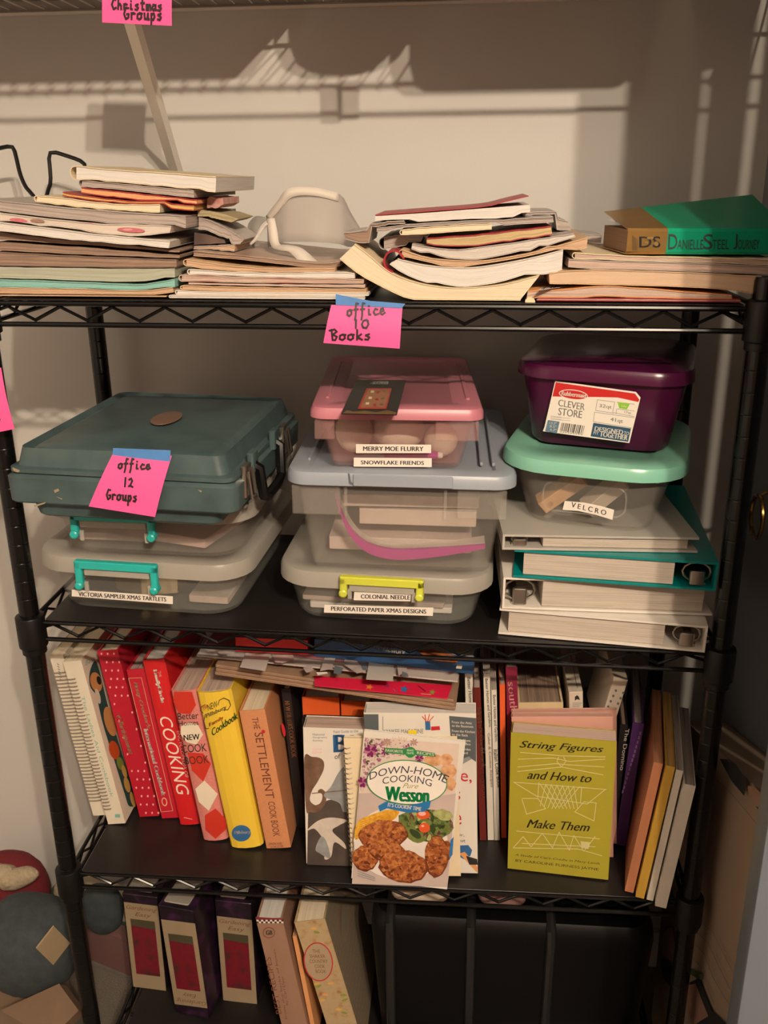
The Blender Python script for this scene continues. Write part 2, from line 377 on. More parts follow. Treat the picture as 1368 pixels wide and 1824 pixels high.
# ------------------------------------------------------------------ sticky notes
m_pink = mat('hot_pink_paper', (.86, .10, .34), .6, var=.03, vs=10)
m_ink = mat('black_marker', (.012, .01, .012), .5)
m_tape = mat('blue_painters_tape', (.06, .20, .50), .6, var=.1, vs=60)
def note(tl, tr, bl, br, Y, Yb, words, label, tape=None, pen=3.3):
    "curling paper square: top edge at depth Y, bottom edge at depth Yb"
    A, B, C, D = at(*tl, Y), at(*tr, Y), at(*bl, Yb), at(*br, Yb); n = 8
    o = thing('sticky_note', label, 'note', T(*((A+B)/2))); g = G()
    def pt(u, v): return A*(1-u)*(1-v)+B*u*(1-v)+C*(1-u)*v+D*u*v
    nn = (B-A).cross(C-A).normalized()
    if nn.y > 0: nn = -nn
    def off(v): return nn*(.003*math.sin(v*math.pi))
    f = [[pt(i/2, k/n)+off(k/n) for i in range(3)] for k in range(n+1)]; q = [[p-nn*.0004 for p in r] for r in f]
    g.loft([r+q[k][::-1] for k, r in enumerate(f)]); link('paper', g, m_pink, o)
    pr = Print((A+B+C+D)/4+nn*.0011, nn)
    for w, a, b, h in words: scrawl(pr, w, a, b, h, m_ink, pen)
    # wrap the ink onto the curl of the paper
    O = (A+B+C+D)/4; up = ((A+B)-(C+D))/2; L2 = up.length_squared
    pr.g.v = [p+off(min(1, max(0, .5-(p-O).dot(up)/L2))) for p in pr.g.v]
    if words: pr.put('handwriting', o)
    if tape:
        t = Print(A+nn*.0006, nn); t.poly(tape, m_tape); t.put('tape', o)
    return o
note((186, -60), (309, -58), (182, 40), (306, 46), YF-.008, YF-.014, [('Christmas', (200, 17), (292, 20), 20), ('Groups', (221, 34), (292, 36), 22)], 'pink note reading Christmas Groups hung on the white wire shelf')
note((590, 543), (717, 548), (576, 611), (712, 621), -.006, -.014, [('office', (619, 563), (688, 560), 22), ('10', (628, 585), (660, 584), 17), ('Books', (590, 606), (664, 605), 20)],
     'pink note reading office 10 Books taped to the front of the top tier', [(598, 524), (660, 536), (722, 541), (716, 549), (598, 543)])
note((-100, 650), (2, 655), (-84, 786), (26, 764), -.02, -.03, [('s', (-3, 750), (4, 748), 12)], 'pink note at the left post, cut off by the picture edge')
# ------------------------------------------------------------------ builders: sheaves, books
def resample(P, n):
    L = [0]
    for a, b in zip(P[:-1], P[1:]): L.append(L[-1]+(b-a).length)
    out = []; j = 0
    for i in range(n+1):
        t = L[-1]*i/n
        while j < len(P)-2 and L[j+1] < t: j += 1
        k = (t-L[j])/max(1e-9, L[j+1]-L[j]); out.append(P[j].lerp(P[j+1], min(1, max(0, k))))
    return out
def smooth_poly(pts, n):
    P = [V((p[0], p[1], 0)) for p in pts]
    if len(P) < 3: return resample(P, n)
    Q = []
    for i in range(len(P)-1):
        p0, p1, p2, p3 = P[max(0, i-1)], P[i], P[i+1], P[min(len(P)-1, i+2)]
        for k in range(8):
            t = k/8; Q.append(.5*((2*p1)+(p2-p0)*t+(2*p0-5*p1+4*p2-p3)*t*t+(3*p1-p0-3*p2+p3)*t**3))
    Q.append(P[-1]); return resample(Q, n)
def strip(g, path, th, D, mi=0, out=1):
    "thin sheet: path in the front plane, pushed by D"
    n = len(path); off = []
    for i in range(n):
        t = path[min(n-1, i+1)]-path[max(0, i-1)]; t = t.normalized(); nr = V((-t.z, 0, t.x))*th*out; off.append(path[i]+nr)
    for i in range(n-1):
        a, b, c, d = path[i], path[i+1], off[i+1], off[i]
        for q in ((a, b, c, d), (a+D, d+D, c+D, b+D), (a, a+D, b+D, b), (d, c, c+D, d+D)): g.face(q, mi)
    for i in (0, n-1): g.face((path[i], off[i], off[i]+D, path[i]+D), mi)
HF = {}
def hf_reset(): HF.clear()
def hf_get(x, y): return HF.get(int(math.floor(x/.004)), (SH[0][0]+SH[0][1]*x/(2*PX)+LT+.0006 if SH else 0))
def sheaf(name, label, cat, Y, D, top, bot, pm, cm=None, fold=None, dx=0, wav=.0004, n=18, group=None, cth=.0008, drop=0, part='pages'):
    t = [at(p.x, p.y, Y) for p in smooth_poly(top, n)]; b = [at(p.x, p.y, Y) for p in smooth_poly(bot, n)]
    if wav:
        for i in range(1, n): t[i].z += random.uniform(-wav, wav); b[i].z += random.uniform(-wav, wav)*.5
    for i in range(n+1):
        lo = max(hf_get(b[i].x+k*.004, 0) for k in (-1, 0, 1))+.0021
        if b[i].z < lo: b[i].z = lo
        lo = max(hf_get(t[i].x+k*.004, 0) for k in (-1, 0, 1))+.0021
        if t[i].z < lo+.0012: t[i].z = lo+.0012
        if t[i].z-b[i].z < .0014: t[i].z = b[i].z+.0014
    xs = [p.x for p in t+b]
    for k in range(int(math.floor((min(xs)-.003)/.004)), int(math.floor((max(xs)+.003)/.004))+1):
        xx = k*.004+.002; zz = None
        for p, q in zip(t[:-1], t[1:]):
            if min(p.x, q.x)-.004 <= xx <= max(p.x, q.x)+.004: zz = max(zz or -9, p.z, q.z)
        if zz is None: zz = max(p.z for p in (t[0], t[-1], b[0], b[-1]) if abs(p.x-xx) < .03) if any(abs(p.x-xx) < .03 for p in (t[0], t[-1], b[0], b[-1])) else None
        if zz is not None: HF[k] = max(HF.get(k, -9), zz)
    mid = b[n//2]; o = thing(name, label, cat, T(mid.x, Y+D/2, min(p.z for p in b)), group)
    Dv = V((dx*D, D, -drop)); g = G(); h = [t[i].z-b[i].z for i in range(n+1)]
    for i in range(n):
        u0, u1 = t[i].x, t[i+1].x
        g.face([b[i], b[i+1], t[i+1], t[i]], 0, [(u0, 0), (u1, 0), (u1, h[i+1]), (u0, h[i])])
        g.face([b[i]+Dv, t[i]+Dv, t[i+1]+Dv, b[i+1]+Dv], 0, [(u0, 0), (u0, h[i]), (u1, h[i+1]), (u1, 0)])
        g.face([t[i], t[i+1], t[i+1]+Dv, t[i]+Dv], 0, [(u0, .3), (u1, .3), (u1, .3001), (u0, .3001)])
        g.face([b[i], b[i]+Dv, b[i+1]+Dv, b[i+1]], 0, [(u0, .3)]*4)
    for i in (0, n): g.face([b[i], t[i], t[i]+Dv, b[i]+Dv], 0, [(0, 0), (0, h[i]), (D, h[i]), (D, 0)])
    link(part, g, pm, o, smooth=.9)
    if cm:
        f = V((0, -.0012, 0)); g = G(); Dc = Dv+V((0, .002, 0))
        if fold:
            k0 = 0 if fold == 'l' else n; s = -1 if fold == 'l' else 1
            c0 = (t[k0]+b[k0])/2; rr = (t[k0]-b[k0]).length/2+.0002; arc = []
            for a in range(1, 7):
                w = -math.pi/2+math.pi*a/7; arc.append(c0+V((s*rr*.9*math.cos(w), 0, rr*math.sin(w))))
            pb = [p-V((0, 0, .0002)) for p in b]; pt = [p+V((0, 0, .0002)) for p in t]
            path = pb[::-1]+arc+pt if fold == 'l' else pb+arc+pt[::-1]
            strip(g, [p+f for p in path], cth, Dc, out=(1 if fold == 'l' else -1))
        else:
            strip(g, [p+f+V((0, 0, .0002)) for p in t], cth, Dc)
            strip(g, [p+f-V((0, 0, .0002)) for p in b], cth, Dc, out=-1)
        link('cover', g, cm, o, smooth=.9)
    return o, t, b
def cpoly(T_, Wd, bt, bulge, n=6):
    "hard cover seen from its end: p across the thickness, q from spine to fore edge"
    out = [(0, Wd), (0, 0)]
    for i in range(1, n): a = math.pi*i/n; out.append((T_*(1-math.cos(a))/2, -bulge*math.sin(a)))
    out += [(T_, 0), (T_, Wd), (T_-bt, Wd), (T_-bt, bt*.6)]
    for i in range(1, n): a = math.pi*i/n; out.append((T_-bt-(T_-2*bt)*(1-math.cos(a))/2, bt*.6-bulge*.8*math.sin(a)))
    out += [(bt, bt*.6), (bt, Wd)]
    return out
def cshell(g, M, poly, H, front):
    if front: P = [(p[0], p[1]) for p in poly]; mk = lambda p, z: M @ V((p[1], p[0], z))
    else: mk = lambda p, z: M @ V((p[0], p[1], z))
    n = len(poly); h = n//2
    lo = [mk(p, 0) for p in poly]; hi = [mk(p, H) for p in poly]
    for i in range(n): j = (i+1) % n; g.face([lo[i], lo[j], hi[j], hi[i]])
    for R in (lo, hi):
        for i in range(h-1): g.face([R[i], R[i+1], R[n-2-i], R[n-1-i]])
def book(name, label, M, T_, Wd, H, cm, pm, bt=.0022, bulge=.0, inset=.003, front=False, cat='book', group=None, soft=False, shift=(0, 0)):
    "M: lower corner; spine facing -y (front=False) or front board facing -y with the spine on the left (front=True)"
    o = thing(name, label, cat, M, group); g = G()
    if soft: bt, inset = .0008, .0008
    cshell(g, M, cpoly(T_, Wd, bt, bulge), H, front); link('cover', g, cm, o, smooth=.5)
    g = G(); e = bt+.0003; z0, z1 = inset, H-inset; q0, q1 = bt+.001, Wd-inset
    if front: g.box(M, q0, q1, e, T_-e, z0, z1, th=1)
    else: g.box(M, e, T_-e, q0, q1, z0, z1, th=0)
    link('pages', g, pm, o, smooth=0)
    return o
def spine_frame(bl, br, tl, z, back=0.0, tilt=0.0):
    "upright book leaning sideways: lower spine corners at the shelf height z, upper left corner in the picture"
    a, b = atz(*bl, z), atz(*br, z); b.y = (b.y+a.y)/2 if abs(b.y-a.y) < .02 else b.y; a.y = b.y
    c = at(*tl, a.y+back); up = c-a; x = b-a
    M = frame(a, x); upn = up.normalized(); xn = V((1, 0, 0)); xn = (xn-upn*xn.dot(upn)).normalized(); yn = upn.cross(xn)
    M = Matrix(((xn.x, yn.x, upn.x, a.x), (xn.y, yn.y, upn.y, a.y), (xn.z, yn.z, upn.z, a.z), (0, 0, 0, 1)))
    return M, max(.003, x.dot(xn)), up.length
def face_print(M, d=0.0):
    "print on the -y face of frame M, d metres proud"
    n = V((M[0][1], M[1][1], M[2][1])); O = M.translation - n*d
    return Print(O, -n)

# ------------------------------------------------------------------ colours of paper
p_white = pages('white_pages', (.65, .63, .60), .84)
p_cream = pages('cream_pages', (.72, .62, .46), .82)
p_tan = pages('tan_newsprint', (.54, .37, .25), .68)
p_grey = pages('grey_coated_pages', (.42, .36, .33), .50)
p_brown = pages('brown_newsprint', (.30, .21, .16), .45)
p_rose = pages('rosy_newsprint', (.52, .39, .33), .62)
p_mint = pages('grey_green_pages', (.40, .42, .34), .72)
c_white = mat('white_card', (.70, .66, .60), .45, var=.03)
c_grey = mat('grey_card', (.42, .38, .36), .4)
c_cream = mat('cream_card', (.74, .62, .42), .5)
c_tan = mat('tan_card', (.62, .43, .26), .6)
c_brown = mat('brown_card', (.22, .15, .12), .55)
c_mag = blotch('glossy_magazine_cover', [(.45, .36, .30), (.62, .50, .42), (.50, .22, .18), (.36, .30, .27)], 9, .3)
c_flor = blotch('floral_cover', [(.62, .56, .50), (.66, .60, .54), (.60, .54, .48), (.60, .16, .20)], 16, .35)
c_orange = mat('orange_paper', (.72, .34, .14), .6)
c_red = mat('dark_red_card', (.36, .03, .04), .4)
c_teal = mat('pale_teal_card', (.24, .48, .44), .5)
c_dark = blotch('dark_magazine_cover', [(.02, .015, .015), (.07, .05, .045), (.16, .11, .09)], 14, .3)
c_yell = mat('yellow_stock', (.62, .42, .10), .55)

# ------------------------------------------------------------------ top tier, first pile
GM = 'magazines piled on the top tier'
Yt = .008
L = [  # bottom upwards
 ('magazine', 'tan magazine at the very bottom of the left pile', .0, .25, [(-9, 524), (150, 527), (297, 528)], [(-9, 537), (150, 538), (297, 539)], p_tan, None, None),
 ('magazine', 'orange tan magazine curling under the teal booklet in the left pile', .0, .25, [(-9, 513), (150, 516), (250, 519), (308, 513)], [(-9, 524), (150, 526), (250, 526), (309, 519)], p_tan, c_tan, None),
 ('booklet', 'pale teal booklet curving up at its right end, low in the left pile', .0, .22, [(-9, 499), (150, 504), (250, 508), (311, 498)], [(-9, 511), (150, 515), (250, 518), (312, 512)], pages('teal_pages', (.24, .48, .44), .85), c_teal, None),
 ('book', 'grey green thick catalogue above the teal booklet in the left pile', .003, .24, [(-9, 475), (150, 478), (311, 478)], [(-9, 497), (150, 502), (312, 500)], p_mint, None, None),
 ('magazine', 'brown magazine with tan lower edge above the grey green catalogue', .004, .24, [(-9, 450), (150, 458), (314, 464)], [(-9, 474), (150, 476), (315, 477)], p_brown, c_brown, None),
 ('magazine', 'dark brown magazine fifth from the bottom of the left pile', .006, .24, [(-9, 431), (150, 441), (320, 455)], [(-9, 448), (150, 456), (320, 464)], p_brown, None, None),
 ('magazine', 'brown grey magazine lying just under the white booklet in the left pile', .006, .24, [(-9, 413), (100, 426), (200, 434), (320, 447)], [(-9, 430), (100, 439), (200, 447), (320, 455)], p_brown, None, None),
 ('booklet', 'white booklet sloping down to the right out of the left pile', -.006, .22, [(-9, 396), (80, 407), (160, 417), (303, 431)], [(-9, 409), (80, 420), (160, 434), (302, 453)], p_white, c_white, None),
 ('magazine', 'pale magazine with pink flowers on its drooping cover in the left pile', -.002, .22, [(-9, 378), (0, 381), (120, 395), (180, 400), (240, 401), (305, 404)], [(-9, 395), (0, 397), (120, 410), (180, 416), (240, 419), (303, 413)], mat('floral_edge', (.58, .52, .46), .4), c_flor, None),
 ('magazine', 'thick grey magazine under the cream folded catalogue in the left pile', .002, .24, [(-9, 355), (0, 358), (115, 371), (230, 380), (331, 386)], [(-9, 377), (0, 380), (115, 393), (230, 399), (331, 405)], p_grey, c_grey, None),
 ('catalogue', 'cream catalogue with a folded left edge near the top of the left pile', .012, .2, [(66, 350), (100, 352), (200, 364), (285, 365)], [(66, 358), (100, 363), (200, 376), (285, 380)], p_cream, c_cream, 'l'),
 ('magazine', 'magazine with a red and white cover edge below the orange envelope', .014, .19, [(112, 343), (160, 351), (230, 359), (345, 367)], [(112, 347), (160, 356), (230, 364), (345, 374)], pages('ochre_pages', (.62, .40, .14), .75), c_red, None),
 ('envelope', 'orange paper envelope with crumpled end below the grey catalogue, left pile', .016, .18, [(145, 335), (200, 341), (350, 357)], [(145, 347), (200, 352), (351, 368)], pages('orange_pages', (.70, .36, .18), .85), c_red, None),
 ('catalogue', 'grey catalogue with a bluish folded spine under the white paperback', .018, .2, [(146, 322), (240, 331), (345, 340)], [(146, 336), (240, 345), (346, 353)], p_grey, c_grey, 'l'),
 ('paperback', 'white paperback on the very top of the left pile', .016, .2, [(136, 297), (200, 303), (385, 316)], [(136, 320), (200, 328), (384, 341)], p_white, c_cream, 'l'),
 ]
for nm, lab, dY, D, t, b, pm, cm, fo in L:
    o, tt_, bb_ = sheaf(nm, lab, 'magazine' if nm in ('magazine', 'catalogue') else nm.replace('_', ' '), Yt+dY, D, t, b, pm, cm, fo, group=GM)
    if 'pink flowers' in lab:
        zf = (tt_[14].z+bb_[14].z)/2; cx, cy = proj(V((tt_[14].x, Yt+dY-.0016, zf))); pr = Print(V((0, Yt+dY-.0016, 0)), V((0, -1, 0)))
        m_fp = mat('pink_flower_print', (.50, .14, .17), .45, var=.2, vs=200)
        pr.ell((cx, cy), 25, 4.2, m_fp, 18, .06).ell((cx-6, cy-1), 9, 2, mat('pale_flower_print', (.62, .30, .30), .45), 12)
        zf = (tt_[4].z+bb_[4].z)/2; cx, cy = proj(V((tt_[4].x, Yt+dY-.0016, zf))); pr.ell((cx-22, cy), 16, 3.4, m_fp, 14, .1).ell((cx+12, cy+1), 13, 3, mat('brown_flower_print', (.30, .17, .13), .45), 14, .1); pr.put('cover_print', o)
hf_reset()
# ------------------------------------------------------------------ second pile

L = [
 ('magazine', 'white magazine at the bottom of the second pile from the left', .0, .21, [(304, 528), (450, 531), (650, 534)], [(304, 538), (450, 540), (650, 542)], p_white, c_white, 'l'),
 ('magazine', 'white magazine with folded left edge, second from the bottom of the second pile', .004, .21, [(316, 518), (450, 524), (657, 525)], [(316, 527), (450, 531), (657, 533)], p_white, c_white, 'l'),
 ('magazine', 'orange tan magazine in the lower half of the second pile', .004, .2, [(325, 510), (450, 513), (653, 516)], [(325, 518), (450, 523), (653, 524)], p_tan, c_tan, 'l'),
 ('magazine', 'rosy brown magazine with wavy edge in the middle of the second pile', .003, .2, [(336, 503), (450, 506), (650, 507)], [(336, 511), (450, 514), (650, 515)], p_rose, None, None),
 ('magazine', 'rosy magazine with a folded left edge above the wavy one in the second pile', .003, .2, [(324, 491), (450, 495), (648, 499)], [(324, 502), (450, 506), (648, 507)], p_rose, c_mag, 'l'),
 ('magazine', 'cream white magazine under the rolled tan one in the second pile', .004, .2, [(338, 481), (450, 487), (540, 487), (600, 486), (632, 488)], [(338, 489), (450, 494), (540, 495), (600, 494), (632, 496)], p_white, c_white, 'l'),
 ('magazine', 'tan magazine with a rolled left edge near the top of the second pile', .006, .19, [(332, 463), (400, 473), (480, 480), (597, 479)], [(332, 472), (400, 482), (480, 488), (597, 490)], p_tan, c_tan, 'l'),
 ('magazine', 'open brown magazine on top of the second pile under the plastic hood', .02, .22, [(345, 448), (450, 458), (560, 470), (606, 467)], [(345, 454), (450, 463), (560, 475), (606, 472)], p_brown, blotch('brown_print_cover', [(.30, .2, .15), (.45, .33, .26), (.25, .17, .13)], 14, .4), None),
 ]
for nm, lab, dY, D, t, b, pm, cm, fo in L: sheaf(nm, lab, 'magazine', Yt+dY, D, t, b, pm, cm, fo, group=GM)
# strays lying over the gap between the first two piles
L = [
 ('booklet', 'grey tan booklet poking out right of the left pile', .042, .08, [(346, 441), (385, 439), (418, 437)], [(346, 453), (385, 451), (418, 448)], p_tan, c_grey, None),
 ('magazine', 'dark open magazine tucked behind the white booklet', .05, .07, [(346, 414), (370, 418), (400, 427)], [(346, 440), (370, 440), (402, 438)], c_dark, None, None),
 ('magazine', 'grey magazine drooping to the right behind the left pile', .045, .08, [(354, 389), (372, 393), (402, 407), (434, 428)], [(354, 407), (372, 410), (400, 424), (429, 444)], p_grey, c_grey, None),
 ('magazine', 'olive edged magazine end sticking out under the rosy papers', .045, .08, [(352, 374), (385, 378), (426, 390)], [(352, 386), (385, 390), (412, 396)], pages('olive_pages', (.38, .32, .2), .6), None, None),
 ('paper_sheaf', 'creased rosy papers between the orange envelope and the drooping magazine', .045, .08, [(369, 354), (376, 350), (387, 354), (397, 352)], [(369, 374), (376, 369), (385, 371), (398, 364)], blotch('rosy_paper', [(.36, .16, .14), (.50, .28, .24), (.3, .1, .1)], 60, .6), None, None),
 ]
for nm, lab, dY, D, t, b, pm, cm, fo in L: sheaf(nm, lab, 'papers' if nm == 'paper_sheaf' else nm, Yt+dY, D, t, b, pm, cm, fo, group=GM)
hf_reset()
# ------------------------------------------------------------------ third pile: sagging paperbacks

GP = 'paperbacks sagging on the top tier'
sheaf('paperback', 'thick cream paperback bent in a deep curve at the bottom of the third pile', 'paperback', Yt, .15, [(631, 436), (659, 457), (693, 485), (745, 505), (813, 514), (899, 507), (961, 491)], [(606, 460), (640, 487), (676, 507), (720, 528), (762, 541), (858, 545), (927, 539)], p_cream, c_cream, None, group=GP, wav=0)
o, t, b = sheaf('paperback', 'thick white paperback sagging in the middle with a rolled red cover', 'paperback', Yt+.002, .15, [(708, 462), (760, 474), (830, 478), (880, 473), (950, 460), (1003, 446)], [(695, 483), (740, 500), (790, 512), (840, 513), (900, 506), (970, 489), (1001, 479)], p_white, c_white, None, group=GP, wav=0)
g = G(); P = [at(p.x, p.y, Yt) for p in smooth_poly([(718, 462), (707, 449), (692, 452), (686, 465), (690, 478), (700, 483)], 14)]; strip(g, P, .0022, V((0, .15, 0)), out=-1); link('rolled_cover', g, mat('wine_red_cover', (.30, .02, .03), .35), o)
L = [
 ('booklet', 'tan booklet bowed under the grey catalogue in the third pile', .003, .17, [(716, 446), (760, 460), (830, 466), (900, 461), (970, 446), (1047, 424)], [(716, 455), (760, 471), (830, 476), (900, 471), (970, 456), (1045, 440)], p_tan, c_tan, 'l'),
 ('catalogue', 'grey white catalogue bowed in the middle of the third pile', .004, .18, [(734, 436), (800, 446), (860, 441), (950, 428), (1022, 417)], [(733, 449), (800, 461), (860, 460), (950, 446), (1024, 431)], pages('pale_grey_pages', (.58, .54, .50), .8), c_grey, None),
 ('book', 'old yellow paged booklet with red cover in the third pile', .006, .14, [(760, 426), (800, 423), (865, 418), (982, 404)], [(760, 435), (800, 437), (865, 436), (983, 420)], pages('old_yellow_pages', (.52, .40, .22), .7), c_red, None),
 ('magazine', 'rolled grey magazine end on the left of the third pile', .035, .14, [(684, 424), (720, 419), (760, 417)], [(684, 443), (720, 436), (762, 430)], p_grey, c_grey, 'l'),
 ('magazine', 'thin cream booklet under the grey leaflets in the third pile', .01, .14, [(716, 411), (760, 406), (876, 399)], [(716, 419), (760, 415), (876, 407)], p_cream, c_cream, 'l'),
 ('leaflet', 'thin grey leaflets spread under the top paperback of the third pile', .012, .16, [(671, 406), (760, 402), (830, 397), (985, 387)], [(671, 411), (760, 408), (830, 404), (986, 394)], p_grey, c_grey, None),
 ('magazine', 'brown grey magazine at the left back of the third pile', .01, .09, [(612, 416), (660, 411), (720, 410)], [(616, 424), (660, 436), (722, 444)], p_brown, c_grey, None),
 ('magazine', 'grey magazine ends on the right back of the third pile', .06, .12, [(930, 396), (990, 392), (1012, 396)], [(930, 412), (990, 424), (1016, 420)], p_grey, c_grey, None),
 ]
for nm, lab, dY, D, t, b, pm, cm, fo in L: sheaf(nm, lab, 'leaflet' if nm == 'leaflet' else ('booklet' if nm == 'booklet' else 'book' if nm == 'book' else 'magazine'), Yt+dY, D, t, b, pm, cm, fo, group=GM if nm != 'book' else GP)
o, t, b = sheaf('paperback', 'white paged paperback with a lifted dark red cover on top of the third pile', 'paperback', Yt+.012, .13, [(668, 385), (760, 379), (850, 372), (944, 365)], [(669, 407), (760, 400), (850, 394), (944, 387)], p_white, None, None, group=GP, wav=0)
g = G(); P = [at(p.x, p.y, Yt+.011) for p in smooth_poly([(668, 384), (760, 377), (860, 369), (900, 360), (942, 350)], 12)]; strip(g, P, .0009, V((0, .13, 0))); link('lifted_cover', g, c_red, o)
hf_reset()
# ------------------------------------------------------------------ fourth pile

L = [
 ('magazine', 'magazine with a rolled pale corner at the bottom of the right pile', .0, .2, [(958, 540), (1050, 533), (1200, 533), (1290, 537), (1318, 535)], [(955, 551), (1050, 548), (1200, 546), (1290, 545), (1319, 542)], p_rose, c_red, None),
 ('book', 'softcover with a barcode on its cover, second from the bottom of the right pile', .0, .2, [(940, 520), (1000, 517), (1070, 511), (1150, 515), (1230, 522), (1303, 527)], [(938, 532), (1000, 532), (1070, 526), (1150, 530), (1230, 536), (1302, 544)], p_rose, c_orange, None),
 ('book', 'thick tan softcover in the middle of the right pile', .0, .2, [(978, 488), (1050, 482), (1200, 486), (1290, 490), (1356, 493)], [(979, 504), (1050, 505), (1200, 509), (1290, 514), (1357, 524)], pages('plain_tan_pages', (.58, .42, .30), .93), c_tan, None),
 ('catalogue', 'grey paged catalogue above the thick tan softcover, right pile', .002, .2, [(1013, 463), (1100, 467), (1200, 469), (1380, 475)], [(1012, 474), (1100, 480), (1200, 481), (1380, 488)], p_rose, c_grey, None),
 ('catalogue', 'catalogue with a folded left edge right below the green novel', .004, .19, [(1024, 451), (1080, 455), (1180, 459), (1380, 463)], [(1024, 461), (1080, 467), (1180, 470), (1380, 475)], p_rose, c_cream, 'l'),
 ('paper_sheaf', 'pale grey papers lying left of the green novel', .19, .10, [(1012, 416), (1072, 420)], [(1010, 434), (1070, 440)], p_grey, c_grey, None),
 ]
for nm, lab, dY, D, t, b, pm, cm, fo in L:
    o, t, b = sheaf(nm, lab, 'book' if nm == 'book' else 'papers' if nm == 'paper_sheaf' else 'magazine', Yt+dY, D, t, b, pm, cm, fo, group=GM if nm != 'book' else GP)
    if 'rolled' in lab:
        g = G(); c = at(944, 538, Yt); g.tube([c+V((0, -.002, 0)), c+V((.004, .12, 0))], .0058, 10); link('rolled_corner', g, c_cream, o)
    if 'barcode' in lab:
        a = t[0]; pr = Print(V((0, 0, t[3].z+.0022)), V((0, 0, 1)))
        pr.poly([(958, 518), (1012, 511), (1020, 506), (966, 512)], c_white); x = 964
        while x < 1012: pr.line([(x, 516.0-(x-960)*.12), (x+5, 512.2-(x-960)*.12)], random.choice((.8, 1.2, 2)), m_ink); x += random.choice((3, 4, 5))
        pr.put('barcode', o)
# green novel with gold band
m_green = mat('emerald_cover', (.0, .27, .15), .3, var=.04); m_gold = mat('gold_foil', (.42, .25, .08), .28, .7, var=.1); m_bk = mat('black_print', (.02, .02, .02), .5); m_gnk = mat('gold_ink', (.75, .52, .2), .25, .8)
a = at(1115, 453, Yt+.002); b = at(1368, 454, Yt+.020); M = frame(a, b-a); H = (at(1116, 407, Yt+.002)-a).length
def dsteel():
    o = thing('novel', 'thick emerald green novel with gold band lying on the right pile', 'book', M); g = G(); Ln = .176; Dp = .11
    prof = [(Dp, 0), (.002, 0), (0, .003), (0, H-.003), (.002, H), (Dp, H+.004), (Dp, H+.003), (.003, H-.0012), (.0012, H-.004), (.0012, .004), (.003, .0012), (Dp, .0012)]
    n = len(prof)
    for x0, x1, mi in ((0, .044, 1), (.044, Ln, 0)):
        k = 6
        for s in range(k):
            xa, xb = x0+(x1-x0)*s/k, x0+(x1-x0)*(s+1)/k
            def lf(x, p): return M @ V((x, p[0], p[1]+((p[0]/Dp)*(.010+.020*(x/Ln)) if p[1] > H*.97 else 0)))
            for i in range(n): j = (i+1) % n; g.face([lf(xa, prof[i]), lf(xb, prof[i]), lf(xb, prof[j]), lf(xa, prof[j])], mi)
    for x in (0, Ln):
        for i in range(n//2-1): g.face([lf(x, prof[i]), lf(x, prof[i+1]), lf(x, prof[n-2-i]), lf(x, prof[n-1-i])], 1 if x == 0 else 0)
    link('cover', g, [m_green, m_gold], o, smooth=.5)
    g = G(); g.box(M, .0015, Ln-.002, .004, Dp-.002, .0016, H-.0016, th=2); link('pages', g, pages('brown_pages', (.36, .24, .17), .8), o, smooth=0)
    pr = face_print(M, .0002)
    pr.text('DS', (1139, 441), (1176, 441), (1139, 421), m_bk, .01).ell((1158, 424), 6, 2.5, m_gnk).ell((1169, 434), 4, 4, m_gnk).ell((1151, 432), 3, 2, m_gnk)
    for (s, x0, x1, h) in (('D', 1190, 1206, 27), ('ANIELLE', 1206, 1252, 17), ('S', 1252, 1269, 27), ('TEEL', 1268, 1298, 17), ('J', 1306, 1313, 27), ('OURNEY', 1314, 1352, 17)):
        y = 444; pr.text(s, (x0, y), (x1, y), (x0+1, y-h), m_bk, 0)
    for i in range(4): pr.line([(1127+i*2.4, 446), (1127+i*2.4, 420+i*2)], .7, m_bk)
    pr.put('spine_lettering', o)
    pr = Print(M @ V((0, 0, H+.0006)), V((M[0][2], M[1][2], M[2][2])))
    pr.poly([(1082, 393), (1110, 399), (1138, 396), (1104, 387)], c_white)
    for i in range(5): pr.line([(1098+i*5, 395), (1092+i*5, 390)], 1.3, m_bk)
    pr.ell((1212, 399), 36, 5, mat('cover_rose', (.30, .16, .12), .4), rot=-.05)
    pr.put('cover_print', o)
    return o
dsteel()
# ------------------------------------------------------------------ wire stand, plastic hood
m_wire = mat('black_wire', (.006, .006, .006), .3)
ws = thing('wire_stand', 'bent black wire stand behind the left pile of magazines', 'stand', T(*at(60, 470, .295)))
for pts in ([(-60, 330), (-35, 275), (0, 264), (15, 261), (24, 264), (30, 285), (36, 310), (46, 333), (60, 350), (72, 380), (80, 474)], [(70, 474), (78, 380), (84, 345), (90, 325), (89, 300), (87, 278), (90, 272), (97, 271), (120, 278), (140, 285), (147, 291), (152, 310), (156, 474)]):
    g = G(); g.tube([at(p.x, p.y, .295) for p in smooth_poly(pts, 40)], .0029, 8); link('wire', g, m_wire, ws)
g = G(); g.tube([at(80, 474, .295), at(68, 474, .295)], .0029, 8); g.tube([at(80, 474, .295), at(100, 470, .33)], .0029, 8); link('base_wire', g, m_wire, ws)
m_hood = mat('frosted_sheet', (.44, .40, .37), .5, var=.03, alpha=.48, spec=.2)
m_strap = mat('white_strap', (.60, .56, .51), .6, spec=.2)
hood = thing('plastic_hood', 'frosted translucent plastic hood with pale edging strips lying on the second pile', 'plastic hood', T(*at(560, 450, .12)))
